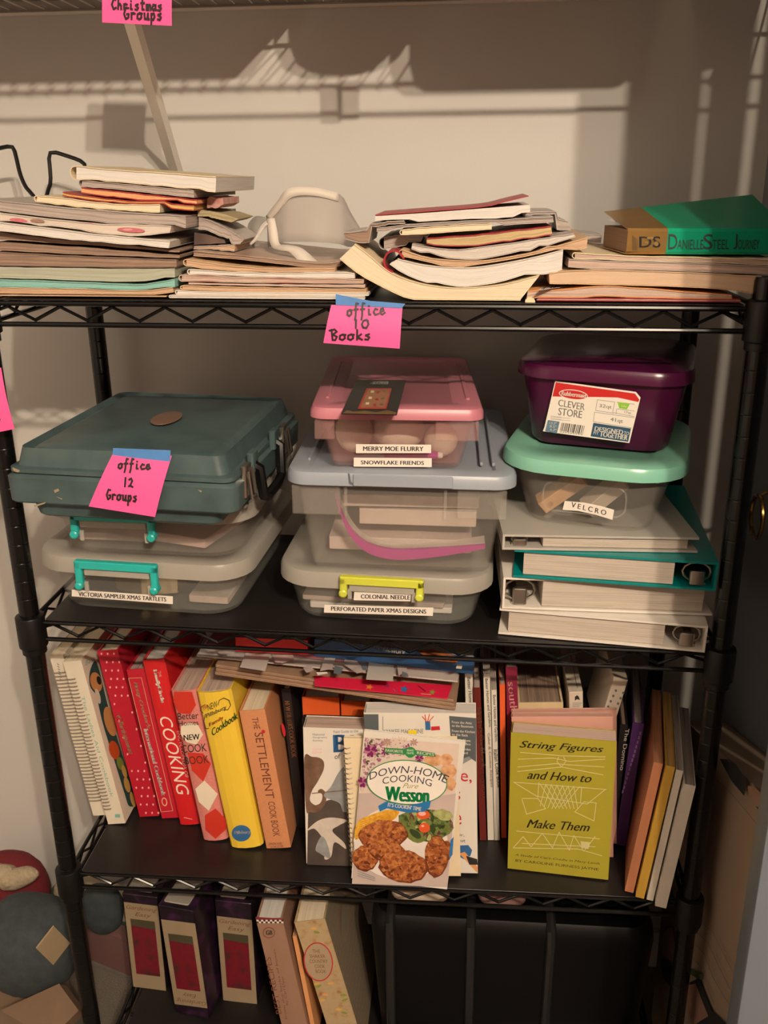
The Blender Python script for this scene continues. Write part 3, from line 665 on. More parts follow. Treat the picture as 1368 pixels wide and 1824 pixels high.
def sheet(name, rows, m, th=.0009):
    g = G(); n = 16
    R = [[at(p.x, p.y, p.z) for p in sm3(r)] for r in rows]; L = [0]
    for k in range(1, len(R[0])): L.append(L[-1]+sum((r[k]-r[k-1]).length for r in R))
    n = 26; S2 = []
    for r in R:
        q = []; j = 0
        for i in range(n+1):
            t = L[-1]*i/n
            while j < len(r)-2 and L[j+1] < t: j += 1
            q.append(r[j].lerp(r[j+1], min(1, max(0, (t-L[j])/max(1e-9, L[j+1]-L[j])))))
        S2.append(q)
    R = S2
    for i in range(len(R)-1):
        for k in range(n):
            g.face([R[i][k], R[i][k+1], R[i+1][k+1], R[i+1][k]])
    me = link(name, g, m, hood, smooth=.7, normals=False); bm = bmesh.new(); bm.from_mesh(me.data); bmesh.ops.remove_doubles(bm, verts=bm.verts, dist=.0002); bm.to_mesh(me.data); bm.free()
    md = me.modifiers.new('thick', 'SOLIDIFY'); md.thickness = th
def sm3(pts):
    P = [V(p) for p in pts]; Q = []
    for i in range(len(P)-1):
        p0, p1, p2, p3 = P[max(0, i-1)], P[i], P[i+1], P[min(len(P)-1, i+2)]
        for k in range(5):
            t = k/5; Q.append(.5*((2*p1)+(p2-p0)*t+(2*p0-5*p1+4*p2-p3)*t*t+(3*p1-p0-3*p2+p3)*t**3))
    Q.append(P[-1]); return Q
top = [(476, 388, .13), (496, 362, .118), (516, 339, .11), (560, 337, .11), (605, 347, .12), (622, 376, .132), (641, 408, .14)]
bot = [(478, 440, .11), (497, 434, .097), (514, 431, .088), (565, 431, .08), (605, 435, .092), (622, 440, .11), (640, 436, .14)]
rows = []
for k in range(6):
    s = k/5; rows.append([(a[0]*(1-s)+b[0]*s, a[1]*(1-s)+b[1]*s, (a[2]*(1-s)+b[2]*s)-.004*math.sin(s*math.pi)) for a, b in zip(top, bot)])
sheet('front_sheet', rows, m_hood)
bk = [[(p[0], p[1], p[2]+.04) for p in [(476, 388, .15), (455, 385, .17), (441, 402, .17), (447, 420, .16), (440, 442, .14)]], [(p[0], p[1], p[2]+.02) for p in [(476, 390, .13), (466, 398, .14), (458, 412, .14), (455, 425, .13), (452, 442, .12)]]]
sheet('side_sheet', bk, m_hood)
up = [(p[0]-2, p[1]-3, p[2]-.008) for p in top[:5]]; dn = [(p[0]+(7, 7, 5, 0, -3)[i], p[1]+(8, 9, 12, 12, 12)[i], p[2]-.010) for i, p in enumerate(top[:5])]
sheet('edging_strip', [up, dn], m_strap, .0012)
sheet('hanging_strap', [[(476, 389, .09), (478, 412, .085), (483, 438, .078), (500, 446, .065), (514, 448, .058), (533, 466, .045)], [(489, 388, .09), (494, 412, .085), (498, 434, .078), (512, 436, .065), (538, 442, .058), (570, 470, .045)]], m_strap, .001)
sheet('side_strap', [[(474, 396, .11), (462, 410, .11), (452, 425, .11), (443, 434, .11)], [(478, 399, .11), (467, 413, .11), (457, 428, .11), (447, 437, .11)]], m_strap, .001)
# ------------------------------------------------------------------ second tier: plastic boxes
m_clear = mat('frosted_clear_plastic', (.56, .53, .48), .28, var=.03, alpha=.13, spec=.5)
m_clear2 = mat('frosted_grey_plastic', (.52, .54, .50), .28, var=.03, alpha=.14, spec=.5)
m_clid = mat('frosted_lid', (.48, .46, .41), .35, var=.03, alpha=.60)
m_pinkbody = mat('pink_clear_plastic', (.60, .34, .32), .28, var=.02, alpha=.17)
m_pinklid = mat('rose_plastic', (.46, .165, .215), .38, var=.03)
m_bluelid = mat('blue_grey_plastic', (.28, .32, .38), .4, var=.02, bump=.05)
m_mint = mat('mint_plastic', (.20, .48, .37), .3, var=.02)
m_purple = mat('plum_plastic', (.060, .005, .034), .25, var=.05, spec=.45)
m_turq = mat('turquoise_plastic', (.02, .42, .40), .35)
m_lime = mat('lime_plastic', (.56, .60, .06), .35)
m_label = mat('white_label', (.74, .70, .64), .5, var=.01)
m_tcase = blotch('teal_moulded_plastic', [(.040, .068, .074), (.054, .092, .097), (.066, .104, .106)], 30, .38, bump=.12)
m_dirt = mat('tan_scuffs', (.30, .25, .17), .7)
m_steel = mat('dull_steel', (.45, .42, .38), .3, 1.0)
def M_at(fl, fr, Y, z=None):
    "frame with x along a front edge seen at two picture points; both at the height of the first"
    a = at(*fl, Y) if z is None else atz(*fl, z); b = atz(*fr, a.z)
    for _ in range(3): b = atz(*fr, a.z+SH[1][1]/(2*PX)*(b.x-a.x))
    return frame(a, b-a), (b-a).length
def tub(parent, M, Wd, D, H, tap, r, m, th=.0018, name='body', top=0.0):
    R = []; S_ = []
    for z, d in ((0, tap+.004), (.005, tap), (H, 0)): R.append([M @ V((p[0], p[1], z)) for p in rrect(d, Wd-d, d, D-d, max(.004, r-d*.5), 5)])
    for z, d in ((H, th), (.006, tap+th), (th+.002, tap+th+.004)): R.append([M @ V((p[0], p[1], z)) for p in rrect(d, Wd-d, d, D-d, max(.003, r-d*.5), 5)])
    g = G(); g.loft(R, 0, True, True); return link(name, g, m, parent, smooth=.7)
def lid(parent, M, Wd, D, z, h, o, r, m, panel=.02, dip=.004, name='lid'):
    R = []
    def ring(zz, d): R.append([M @ V((p[0], p[1], zz)) for p in rrect(d, Wd-d, d, D-d, max(.003, r-d), 6)])
    ring(z, -o+.0025); ring(z, -o); ring(z+h-.006, -o+.0005); ring(z+h-.0015, -o+.003); ring(z+h, -o+.007)
    if panel: ring(z+h, panel); ring(z+h-dip, panel+.004)
    g = G(); g.loft(R); return link(name, g, m, parent, smooth=.7)
def label_strip(parent, q, text, tq, M, d=.0009, name='label_strip', bold=.022, mm=None):
    pr = face_print(M, d); pr.poly(q, mm or m_label); pr.text(text, *tq, m_bk, bold); return pr.put(name, parent)
def clip(parent, M, x0, x1, z0, z1, m, t=.011, y=-.012):
    "U shaped snap handle: bar on top, a leg down each side with a round hinge"
    g = G(); g.rbox(frame(M @ V((0, 0, 0)), M.col[0].to_3d(), M.col[2].to_3d()), x0, x1, y, y+.010, z1-t, z1, r=.003, ch=.0012)
    for xa in (x0, x1-t*.9): g.rbox(M, xa, xa+t*.9, y, y+.009, z0, z1-.002, r=.003, ch=.0012)
    for xa in (x0+t*.45, x1-t*.45):
        g.lathe(M @ T(xa, y+.012, z0+.004) @ Matrix.Rotation(math.pi/2, 4, 'X'), [(.0035, 0), (.0055, .001), (.0055, .014), (.0035, .0155)], 10)
    o = link('latch_handle', g, m, parent); g = G(); g.rbox(M, x0+t+.001, x1-t-.001, y+.003, y+.007, z1-t-.010, z1-t-.001, r=.0015, ch=.001); link('latch_plate', g, m_clid, parent)
    for xa in (x0+t*.9, x1-t*1.4): g = G(); g.rbox(M, xa, xa+.0055, y+.004, y+.008, z0-.006, z0+.008, r=.001, ch=.0008); link('hinge_tab', g, m_clid, parent)
    return o
def lx(M, px, py):
    "local x,z on the front face of M"
    n = V((M[0][1], M[1][1], M[2][1])); p = M.inverted() @ onp(px, py, M.translation, n); return p.x, p.z
TA = SH[1][1]/(2*PX)
def base(x): return sz(1, x)+LT+.001
# -- left stack ----------------------------------------------------
M, w = M_at((50, 1000), (432, 1024), .022); zb = base(M.translation.x); M.translation.z = zb; Hb = .082; D1 = .325
b1 = thing('storage_box', 'clear latching box with label Victoria Sampler, lowest of the left stack', 'box', M, 'clear latching boxes')
tub(b1, M @ T(.006, .006, 0), w-.012, D1-.012, Hb-.010, .014, .05, m_clear2)
def rimlid(o, M, w, D, z, h, m, r=.05): return lid(o, M, w, D, z, h, .002, r, m, .022, .003)
rimlid(b1, M, w, D1, Hb-.022, .022, m_clid)
x0, z0 = lx(M, 143, 1050); x1, z1 = lx(M, 284, 1010)
clip(b1, M, x0, x1, z0+.007, Hb-.001, m_turq)
pl = M @ T(0, .0195, 0)
label_strip(b1, [(128, 1050), (308, 1062), (308, 1076), (128, 1062)], 'VICTORIA SAMPLER XMAS TARTLETS', ((140, 1061.5), (296, 1071.5), (140, 1054)), M @ T(0, -.005, 0))
# what lies inside
m_foil = mat('gold_foil_wrap', (.55, .42, .24), .25, .8, bump=.5, bs=60)
g = G(); gx = .135
g.loft([[M @ V((gx+(.05*k)*math.cos(a*.5236)*1.0, .075+.035*k*math.sin(a*.5236)*(1 if a % 2 else .8), zq)) for a in range(12)] for k, zq in ((.6, .008), (1, .012), (1.05, .040), (.7, .046))])
tag(link('foil_packet', g, m_foil), 'crumpled gold foil packet inside the lowest left box', 'packet')
def flat(name, label, cat, M, x0, x1, y0, y1, z0, z1, m, group=None, rot=0):
    g = G(); Q = M @ T((x0+x1)/2, (y0+y1)/2, 0) @ Matrix.Rotation(rot, 4, 'Z') @ T(-(x0+x1)/2, -(y0+y1)/2, 0)
    n = 6; top = []
    g.rbox(Q, x0, x1, y0, y1, z0, z1, r=.003, ch=min(.0008, (z1-z0)/3), n=2); return tag(link(name, g, m), label, cat, group)
m_kit = blotch('craft_print', [(.30, .24, .20), (.50, .40, .34), (.62, .55, .48)], 18, .4)
flat('pattern_packet', 'pale pattern packet inside the lowest left box', 'packet', M, .20, .255, .04, .20, .008, .018, m_kit)
# upper box of the left stack
M2, w2 = M_at((60, 928), (440, 944), .012); zb = base(M2.translation.x); M2.translation.z = zb+Hb+.001; H2 = at(200, 928, .012).z - M2.translation.z+.004
ztray = at(220, 915, -.022).z; H2 = ztray-M2.translation.z-.0008
M2 = M2 @ T(.0, .004, 0)
b2 = thing('storage_box', 'clear latching box under the teal case, second of the left stack', 'box', M2, 'clear latching boxes')
tub(b2, M2 @ T(.006, .006, 0), w2-.012, D1-.012, H2-.010, .012, .05, m_clear)
rimlid(b2, M2, w2, D1, H2-.020, .020, m_clid)
x0, z0 = lx(M2, 132, 944); x1, z1 = lx(M2, 282, 960)
clip(b2, M2, x0, x1, min(z0, z1)+.002, H2-.007, m_turq)
flat('folded_paper', 'folded pinkish paper inside the second box of the left stack', 'paper', M2, .15, .235, .034, .20, .009, .022, mat('rosy_paper_sheet', (.56, .40, .35), .6), rot=-.25)
flat('thread_packet', 'grey rose thread packet inside the second box of the left stack', 'packet', M2, .035, .13, .04, .22, .009, .030, blotch('rose_wrap', [(.35, .26, .24), (.50, .38, .34)], 30, .35))
# teal hard case
zc = zb+Hb+.001+H2+.0008
M3, w3 = M_at((6, 862), (420, 884), -.047); M3.translation.z = zc
cs_ = thing('hard_case', 'scuffed teal moulded plastic carry case on top of the left stack', 'case', M3)
zt = at(200, 797, -.03).z-zc; zs_ = at(200, 846, -.047).z-zc; D3 = .335
g = G(); R = []
def rg(z, d, r=.014): R.append([M3 @ V((p[0], p[1], z)) for p in rrect(d, w3-d, d*.6, D3-d, r, 4)])
rg(0, .030); rg(.002, .027); rg(.020, .022); rg(.021, .003); rg(.023, .001); rg(zs_-.005, .0); rg(zs_-.0035, .002); rg(zs_-.001, .006)
g.loft(R); link('base_shell', g, m_tcase, cs_, smooth=.5)
g = G(); R = []
rg(zs_-.0008, .008); rg(zs_+.001, .004); rg(zs_+.006, .004); rg(zs_+.008, .012); rg(zs_+.030, .018); rg(zt-.006, .026); rg(zt-.001, .032); rg(zt, .036)
g.loft(R); lidp = link('lid_shell', g, m_tcase, cs_, smooth=.5)
lg = onp(297, 745, V((0, 0, zc+zt)), V((0, 0, 1)))
g = G(); g.loft([[lg+V((.019*k*math.cos(a*.314), .019*k*1.9*math.sin(a*.314), z)) for a in range(20)] for k, z in ((1, 0), (1, .001), (.9, .0018))]); link('badge', g, mat('copper_badge', (.38, .24, .17), .35, .6, var=.2), lidp)
# latches, strap handle on the right side
for yy in (.045, .235):
    g = G(); Q = M3 @ T(w3-.001, yy, zs_)
    g.rbox(Q, -.004, .004, -.012, .012, -.028, .012, r=.003, ch=.001); g.tube([Q @ V((.005, -.009, .006)), Q @ V((.009, -.009, -.028)), Q @ V((.009, .009, -.028)), Q @ V((.005, .009, .006))], .0022, 6); link('latch', g, m_steel, cs_)
g = G(); Q = M3 @ T(w3-.002, .10, zs_-.01)
g.tube([Q @ V(p) for p in ((0, -.025, .014), (.010, -.024, .008), (.012, -.018, -.030), (.012, .0, -.036), (.012, .055, -.036), (.012, .073, -.030), (.010, .079, .008), (0, .08, .014))], .0065, 8); link('carry_handle', g, m_plast, cs_)
for yy in (-.025, .08):
    g = G(); g.rbox(Q, -.003, .006, yy-.012, yy+.012, .004, .030, r=.003, ch=.001); link('handle_mount', g, m_tcase, cs_)
pr = face_print(M3, .0004)
for p in ([(60, 900), (82, 894), (80, 897), (62, 903)], [(22, 832), (36, 838), (32, 842), (24, 838)], [(96, 873), (104, 870), (106, 874), (98, 878)], [(100, 884), (112, 888), (110, 890)], [(352, 872), (360, 874), (358, 877)]): pr.poly(p, m_dirt)
pr.put('scuff_marks', cs_)
ny = (M3 @ V((.15, 0, 0))).y-.006
note((205, 800), (306, 812), (158, 902), (276, 921), ny, ny-.012, [('office', (212, 834), (270, 836), 18), ('12', (220, 866), (240, 867), 18), ('Groups', (190, 889), (247, 893), 20)], 'pink note reading office 12 Groups taped to the front of the teal case',
     [(202, 798), (304, 802), (303, 822), (200, 812)])
# -- middle stack --------------------------------------------------
M, w = M_at((487, 1016), (874, 1037), .02); zb = base(M.translation.x); M.translation.z = zb
Hb = at(690, 1018, .02).z-zb; Hb = max(.06, Hb)
b3 = thing('storage_box', 'clear box with lime handle and label Perforated Paper, lowest of the middle stack', 'box', M, 'clear latching boxes')
tub(b3, M @ T(.006, .006, 0), w-.012, D1-.012, Hb-.010, .014, .045, m_clear2)
rimlid(b3, M, w, D1, Hb-.022, .022, m_clid)
x0, z0 = lx(M, 607, 1062); x1, z1 = lx(M, 755, 1068)
clip(b3, M, x0, x1, min(z0, z1)+.006, Hb-.001, m_lime)
LM = M @ T(0, -.001, 0)
label_strip(b3, [(631, 1054), (732, 1056), (731, 1071), (630, 1069)], 'COLONIAL NEEDLE', ((643, 1066), (730, 1068), (643, 1058.5)), LM @ T(0, -.004, 0))
label_strip(b3, [(578, 1077), (772, 1082), (771, 1097), (577, 1091)], 'PERFORATED PAPER XMAS DESIGNS', ((590, 1087.5), (759, 1093), (590, 1080)), LM)
flat('paper_pad', 'pale paper pad inside the box with the lime handle', 'paper', M, .035, .225, .036, .26, .008, .016, c_white, rot=.03)
flat('design_leaflet', 'grey design leaflet under the pad in the box with the lime handle', 'leaflet', M, .03, .22, .035, .28, .0175, .024, m_kit, rot=-.02)
# box with blue grey lid
M, w = M_at((503, 872), (919, 884), .0); z2 = base(M.translation.x)+Hb+.001; M.translation.z = z2; xb4 = M.translation.x
zl0 = at(700, 866, .0).z-z2; zl1 = at(700, 842, .0).z-z2
b4 = thing('storage_box', 'clear box with a cracked blue grey lid holding a magenta edged bag', 'box', M)
tub(b4, M @ T(.012, .012, 0), w-.024, .335, zl0-.002, .016, .018, m_clear)
for xa, xb in ((.012, .068), (w-.068, w-.012)):   # stepped grip flanges below the rim
    g = G(); g.rbox(M, xa-.004, xb, .006, .0115, zl0-.040, zl0-.003, r=.002, ch=.001); link('grip_flange', g, m_clear, b4)
for xa in (.0725, .195):
    g = G(); g.rbox(M, xa, xa+.004, .006, .0115, zl0-.042, zl0-.003, r=.001, ch=.0005); link('rib', g, m_clear, b4)
ld = lid(b4, M, w, .36, zl0, zl1-zl0, .0, .028, m_bluelid, .026, .005)
for xa in (w-.045, w-.030, .022):
    g = G(); g.rbox(M, xa, xa+.004, .05, .30, zl1-.002, zl1+.0025, r=.0018, ch=.0008); link('lid_rib', g, m_bluelid, ld)
pr = face_print(M, .0008); pr.poly([(620, 842), (623, 844), (625, 858), (632, 862), (632, 866), (622, 861)], mat('crack_shadow', (.10, .11, .13), .8)); pr.put('crack', ld)
g = G(); g.rbox(M, .085, .205, -.003, .0, zl0+.001, zl1-.001, r=.001, ch=.0008); link('front_tab', g, m_bluelid, ld)
m_mag = mat('magenta_zip', (.40, .012, .23), .4); m_bag = mat('clear_pouch', (.70, .60, .54), .2, alpha=.42, var=.1, bump=.3, bs=40)
pb = thing('zip_pouch', 'curved clear zip pouch with magenta edge inside the box with the blue grey lid', 'pouch', M @ T(.13, .05, .01))
P = [onp(p.x, p.y, M @ V((0, .033, 0)), M.col[1].to_3d()) for p in smooth_poly([(596, 874), (604, 905), (622, 945), (652, 975), (700, 988), (760, 986), (820, 980), (864, 974)], 22)]
g = G(); d = V((0, .004, 0))
wv = [.0025+.0045*math.sin(math.pi*i/22) for i in range(23)]
g.loft([[p+V((0, 0, -h)), p+V((0, 0, h)), p+V((0, .006, h)), p+V((0, .006, -h))] for p, h in zip(P, wv)]); link('zip_edge', g, m_mag, pb)
g = G(); yd = M.col[1].to_3d()
Bk = [p+yd*.028+V((0, 0, .002)) for p in P]
g.loft([[p+V((0, 0, .001)), q+V((0, 0, .001)), q+V((0, 0, .0025)), p+V((0, 0, .0025))] for p, q in zip([p+yd*.0075 for p in P], Bk)]); link('pouch_film', g, m_bag, pb)
flat('pattern_sheet', 'folded cream pattern sheets inside the box with the blue grey lid', 'paper', M, .085, w-.045, .072, .27, .045, .066, mat('cream_sheets', (.62, .50, .42), .5, var=.08))
flat('film_bag', 'shiny film bag of papers inside the box with the blue grey lid', 'bag', M, .06, w-.045, .072, .26, .070, .086, mat('shiny_film', (.60, .50, .44), .18, var=.15, vs=40, bump=.5, bs=50), rot=.03)
flat('tissue_bundle', 'pinkish tissue bundle at the bottom of the box with the blue grey lid', 'bundle', M, .045, w-.050, .072, .26, .008, .026, mat('tissue', (.60, .47, .42), .6, var=.1, bump=.4, bs=60))
# pink box, slightly tipped back on the blue lid
zq = z2+zl1
M, w = M_at((548, 744), (862, 748), -.002); zl = at(700, 748, -.002).z; zt = at(700, 727, -.002).z
M.translation.z = zq+.001+TA*(M.translation.x-xb4); tilt = .0; hz = zl-M.translation.z
b5 = thing('storage_box', 'clear pink box with a rose lid and label Merry Moe Flurry on the middle stack', 'box', M)
tub(b5, M @ T(.010, .010, 0), w-.02, .325, hz-.001, .014, .016, m_pinkbody)
for xa, xb in ((.006, .030), (w-.058, w-.006)):
    g = G(); g.rbox(M, xa, xb, .004, .0095, hz-.026, hz-.002, r=.002, ch=.001); link('grip_flange', g, m_pinkbody, b5)
ld = lid(b5, M, w, .345, hz, zt-zl, .0, .020, m_pinklid, .032, .003)
zz = hz+zt-zl
for xa in (w-.020, .016):
    g = G(); g.rbox(M, xa, xa+.005, .05, .29, zz-.002, zz+.002, r=.0018, ch=.0008); link('lid_rib', g, m_pinklid, ld)
LM = M @ T(0, .0085, 0)
label_strip(b5, [(634, 791), (768, 792), (768, 807), (634, 807)], 'MERRY MOE FLURRY', ((647, 803), (754, 803.5), (647, 795)), LM @ T(0, .009, 0))
label_strip(b5, [(630, 815), (769, 816), (769, 832), (630, 831)], 'SNOWFLAKE FRIENDS', ((643, 827), (755, 828), (643, 820)), LM @ T(0, .011, 0))
m_puff = mat('cream_felt', (.70, .60, .48), .8, var=.06, bump=.4, bs=120)
for i, (x, y, rx, rz, lab) in enumerate(((.050, .075, .024, .027, 'cream felt ball at the left inside the pink box'), (.106, .085, .034, .0275, 'large cream felt ball in the middle of the pink box'), (.160, .062, .021, .021, 'small cream felt ball at the right inside the pink box'))):
    g = G(); g.lathe(M @ T(x, y, .004+rz), [(rx*math.sin(math.pi*k/8)+.0003, -rz*math.cos(math.pi*k/8)) for k in range(9)], 16); tag(link('felt_ball', g, m_puff, smooth=2), lab, 'ball', 'felt balls in the pink box')
mk = thing('marker_pen', 'magenta marker with white tip lying in the pink box', 'marker', M @ T(.14, .028, .008))
g = G(); a = onp(771, 830, M @ V((0, .036, 0)), M.col[1].to_3d()); a.z = M.translation.z+.0095; x_ = M.col[0].to_3d()
g.tube([a-x_*.06, a+x_*.006], .0048, 10); link('barrel', g, m_mag, mk); g = G(); g.tube([a+x_*.0062, a+x_*.012], [.004, .0036], 10); link('tip', g, c_white, mk)
# black kit card hanging over the lid edge
zl = M.translation.z+zz+.0012; A = [atz(635, 679, zl), atz(723, 679, zl), atz(707, 740, zl), atz(608, 738, zl)]
kc = thing('kit_card', 'black stitching kit card lying on the rose lid', 'card', T(*A[0])); g = G()
g.loft([A, [p+V((0, 0, .0015)) for p in A]]); link('card', g, mat('black_gloss_card', (.014, .014, .014), .3), kc)
pr = Print(A[0]+V((0, 0, .0016)), V((0, 0, 1)))
pr.poly([(653, 692), (698, 692), (688, 729), (637, 729)], mat('kit_red', (.42, .06, .04), .4)).poly([(656, 694), (695, 694), (685, 726), (642, 726)], mat('kit_brown', (.33, .16, .09), .5))
for i, (x, y) in enumerate(((664, 698), (674, 699), (684, 697), (660, 709), (672, 712), (682, 710), (655, 719), (668, 722), (680, 721))): pr.poly([(x-3, y-2), (x+3, y-2), (x+2, y+2), (x-4, y+2)], [c_cream, c_red, m_gold][i % 3])
pr.poly([(665, 680), (692, 680), (691, 685), (663, 685)], mat('kit_grey', (.35, .36, .33), .5)).text('TALES', (667, 684.3), (689, 684.3), (667.5, 681), m_bk, .01)
pr.poly([(610, 737), (618, 731), (630, 734), (650, 732), (670, 735), (690, 731), (706, 735), (706, 739), (609, 737)], m_gold); pr.put('card_print', kc)
# -- right stack: four ring binders --------------------------------
m_bwhite = mat('white_binder_vinyl', (.70, .66, .60), .3, var=.03); m_bteal = mat('teal_binder', (.0, .20, .20), .28, var=.05); m_bclear = mat('clear_binder_cover', (.50, .48, .44), .22, var=.04, alpha=.85)
m_sheet = pages('binder_sheets', (.50, .44, .38), .72)
GB = 'ring binders stacked on the second tier'
def binder(label, fl, fr, Y, z0, h, D, m, ring, open_='', rest=None):
    M, w = M_at(fl, fr, Y); M.translation.z = z0
    o = thing('ring_binder', label, 'binder', M, GB); t = .0028
    g = G(); n = 10
    # cover wraps one end: C shape seen from the front
    left = ring == 'l'
    prof = [(0, 0), (w, 0), (w, t), (t, t), (t, h-t), (w, h-t), (w, h), (0, h)]
    if not left: prof = [(w-p[0], p[1]) for p in prof]
    lo = [M @ V((p[0], 0, p[1])) for p in prof]; hi = [M @ V((p[0], D, p[1])) for p in prof]
    for i in range(8): j = (i+1) % 8; g.face([lo[i], lo[j], hi[j], hi[i]])
    for R_ in (lo, hi): g.face([R_[0], R_[1], R_[2], R_[3]]); g.face([R_[0], R_[3], R_[4], R_[7]]); g.face([R_[7], R_[4], R_[5], R_[6]])
    me = link('cover', g, m, o, smooth=.4); md = me.modifiers.new('ease', 'BEVEL'); md.width = .0012; md.segments = 2; md.limit_method = 'ANGLE'
    e = .05; g = G(); g.box(M, (e if left else .012), (w-.012 if left else w-e), .004, D-.008, t+.0008, h-t-.0008, th=2); link('sheets', g, m_sheet, o, smooth=0)
    rx = .022 if left else w-.022
    for yy in (.014, D*.5, D*.86): g = G(); g.tube([M @ V((rx+.45*h*math.cos(k*.5236), yy, h/2+.33*h*math.sin(k*.5236))) for k in range(12)], .0017, 6, closed=True); link('ring', g, m_steel, o)
    g = G(); g.box(M, rx-.010 if left else rx+.001, rx+.0 if left else rx+.011, .008, D*.92, t+.0005, t+.0035); g.rbox(M, rx-.009, rx+.009, .004, .012, t+.001, h*.6, r=.003, ch=.001); link('ring_mechanism', g, m_steel, o)
    return o, M, w
zb = sz(1, .30)+LT+.0005; zb_l = sz(1, .17)+LT+.0015
h1 = .036; binder('white ring binder with rings on the right, bottom of the four binders', (888, 1113), (1257, 1146), .015, zb_l, h1, .29, m_bwhite, 'r')
h2 = .043; binder('white ring binder with rings on the left, second of the four binders', (894, 1085), (1268, 1098), .012, zb_l+h1+.0015, h2, .29, m_bwhite, 'l')
z3 = zb_l+h1+h2+.003; h3 = .037; binder('teal ring binder overhanging right, third of the four binders', (914, 1020), (1275, 1045), .010, z3, h3, .30, m_bteal, 'r')
z4 = z3+h3+.0012; h4 = max(.014, at(1050, 962, .01).z-z4); o4, M4, w4 = binder('clear covered white binder on top of the four binders', (894, 990), (1241, 996), .006, z4, .020, .27, m_bclear, 'l')
# clear box with mint lid
zv = z4+.0212
YB = math.radians(13)
def sized(py, x_left, x_right, z, back, rise):
    "frame turned by YB whose lid, `back` wider all round, spans these picture columns"
    lo, hi = atz(x_left, py, z), atz(x_right, py+30, z); O = V((lo.x, lo.y, z)); w = .2
    for _ in range(12):
        M = frame(O, (math.cos(YB), -math.sin(YB), TA)); lp = proj(M @ V((-back, .05, rise)))[0]; O.x += (x_left-lp)/1500
        rp = proj(M @ V((w+back, .035, rise)))[0]; w += (x_right-rp)/1500
    return M, w
a = at(950, 938, .012); a.z = zv; yw, wl_ = sized(930, 900, 1231, zv, .018, .1)
b = yw @ V((.2, 0, 0)); a = yw.translation; zr = at(1080, 850, a.y-.02).z-zv; zr = max(.075, zr)
xa = 0; ww = wl_
bv = thing('storage_box', 'clear box with mint lid and label Velcro standing on the binders', 'box', yw)
Mv = yw @ T(xa, -.004, .0); Dv = .25
tub(bv, Mv, ww, Dv, zr-.001, .018, .04, m_clear)
lid(bv, Mv, ww, Dv, zr, .017, .018, .05, m_mint, .02, .003)
g = G(); fr = rrect(.042, ww-.05, .022, zr-.016, .012, 4); g.tube([Mv @ V((p[0], .0055-.0*p[1], p[1])) for p in fr], .0012, 5, closed=True); link('panel_ridge', g, m_clear, bv)
pr = face_print(Mv @ T(0, .004, 0), .0)
pr.poly([(1006, 892), (1040, 895), (1070, 901), (1094, 908), (1091, 926), (1062, 917), (1030, 910), (1002, 908)], m_label); pr.text('VELCRO', (1017, 903), (1079, 918), (1018.5, 894), m_bk, .012, space=1.5); pr.put('label_strip', bv)
m_wood = blotch('pine_block', [(.42, .22, .10), (.60, .36, .18)], 35, .6); m_wood2 = mat('grey_wood', (.46, .38, .30), .6, var=.1)
for lab, P0, P1, m in (('orange pine block slanting inside the Velcro box, left of the pair', (962, 910), (1036, 868), m_wood), ('grey wood block slanting inside the Velcro box, right of the pair', (1042, 922), (1108, 874), m_wood2)):
    n_ = Mv.col[1].to_3d(); a = onp(*P0, Mv @ V((0, .036, 0)), n_); b = onp(*P1, Mv @ V((0, .046, 0)), n_); lo_ = yw.translation.z+.016; a.z = max(a.z, lo_); b.z = max(b.z, a.z+.040)
    Q = frame(a, b-a, (0, -.2, 1)); o = thing('wood_block', lab, 'block', Q, 'wood blocks in the Velcro box'); L_ = (b-a).length
    g = G(); g.rbox(Q, 0, L_, -.012, .013, -.009, .009, r=.002, ch=.001); link('block', g, m, o)
    g = G(); g.lathe(Q @ T(.012, -.0105, 0) @ Matrix.Rotation(math.pi/2, 4, 'X'), [(.006, -.001), (.006, .001), (.004, .0015)], 12); link('red_mark', g, mat('red_dot', (.45, .05, .07), .5), o)
# plum bin
zp = zv+zr+.0178
yw, wp = sized(790, 927, 1240, zp, .008, .1); hp = at(1090, 655, (yw @ V((.1, 0, 0))).y).z-zp
pbn = thing('storage_bin', 'glossy plum plastic bin with a size sticker, top of the right stack', 'bin', yw)
Mp = yw; wq = wp
tub(pbn, Mp, wq, .24, hp-.014, .014, .035, m_purple, th=.002)
lid(pbn, Mp, wq, .24, hp-.015, .017, .008, .04, m_purple, 0)
pr = face_print(Mp @ T(0, -.0015, 0), .0)
def R4(*p): return [p[0:2], p[2:4], p[4:6], p[6:8]]
m_sred = mat('sticker_red', (.50, .02, .02), .35); m_snavy = mat('sticker_navy', (.02, .07, .13), .4); m_sgrey = mat('sticker_grey_ink', (.30, .29, .28), .5); m_sblue = mat('sticker_slate', (.10, .18, .26), .4); m_sgreen = mat('sticker_green', (.22, .48, .04), .4)
pr.poly([(989, 678), (1133, 698), (1141, 708), (1121, 789), (967, 768), (970, 760)], m_label)
pr.poly([(990, 681), (1131, 701), (1139, 712), (1137, 716), (1100, 708), (1060, 707), (1010, 707), (984, 706)], m_sred)
pr.ell((1021.5, 703), 26, 9, m_label, 24, .12).ell((1021.5, 703), 24.6, 7.6, m_sred, 24, .12)
pr.text('Rubbermaid', (1000, 704), (1043, 709), (1001, 696), m_label, .02)
pr.text('CLEVER', (994, 723), (1041, 731), (995.5, 711), m_sgrey, .012); pr.text('STORE', (994, 739), (1036, 745), (995.5, 726), m_sgrey, .012)
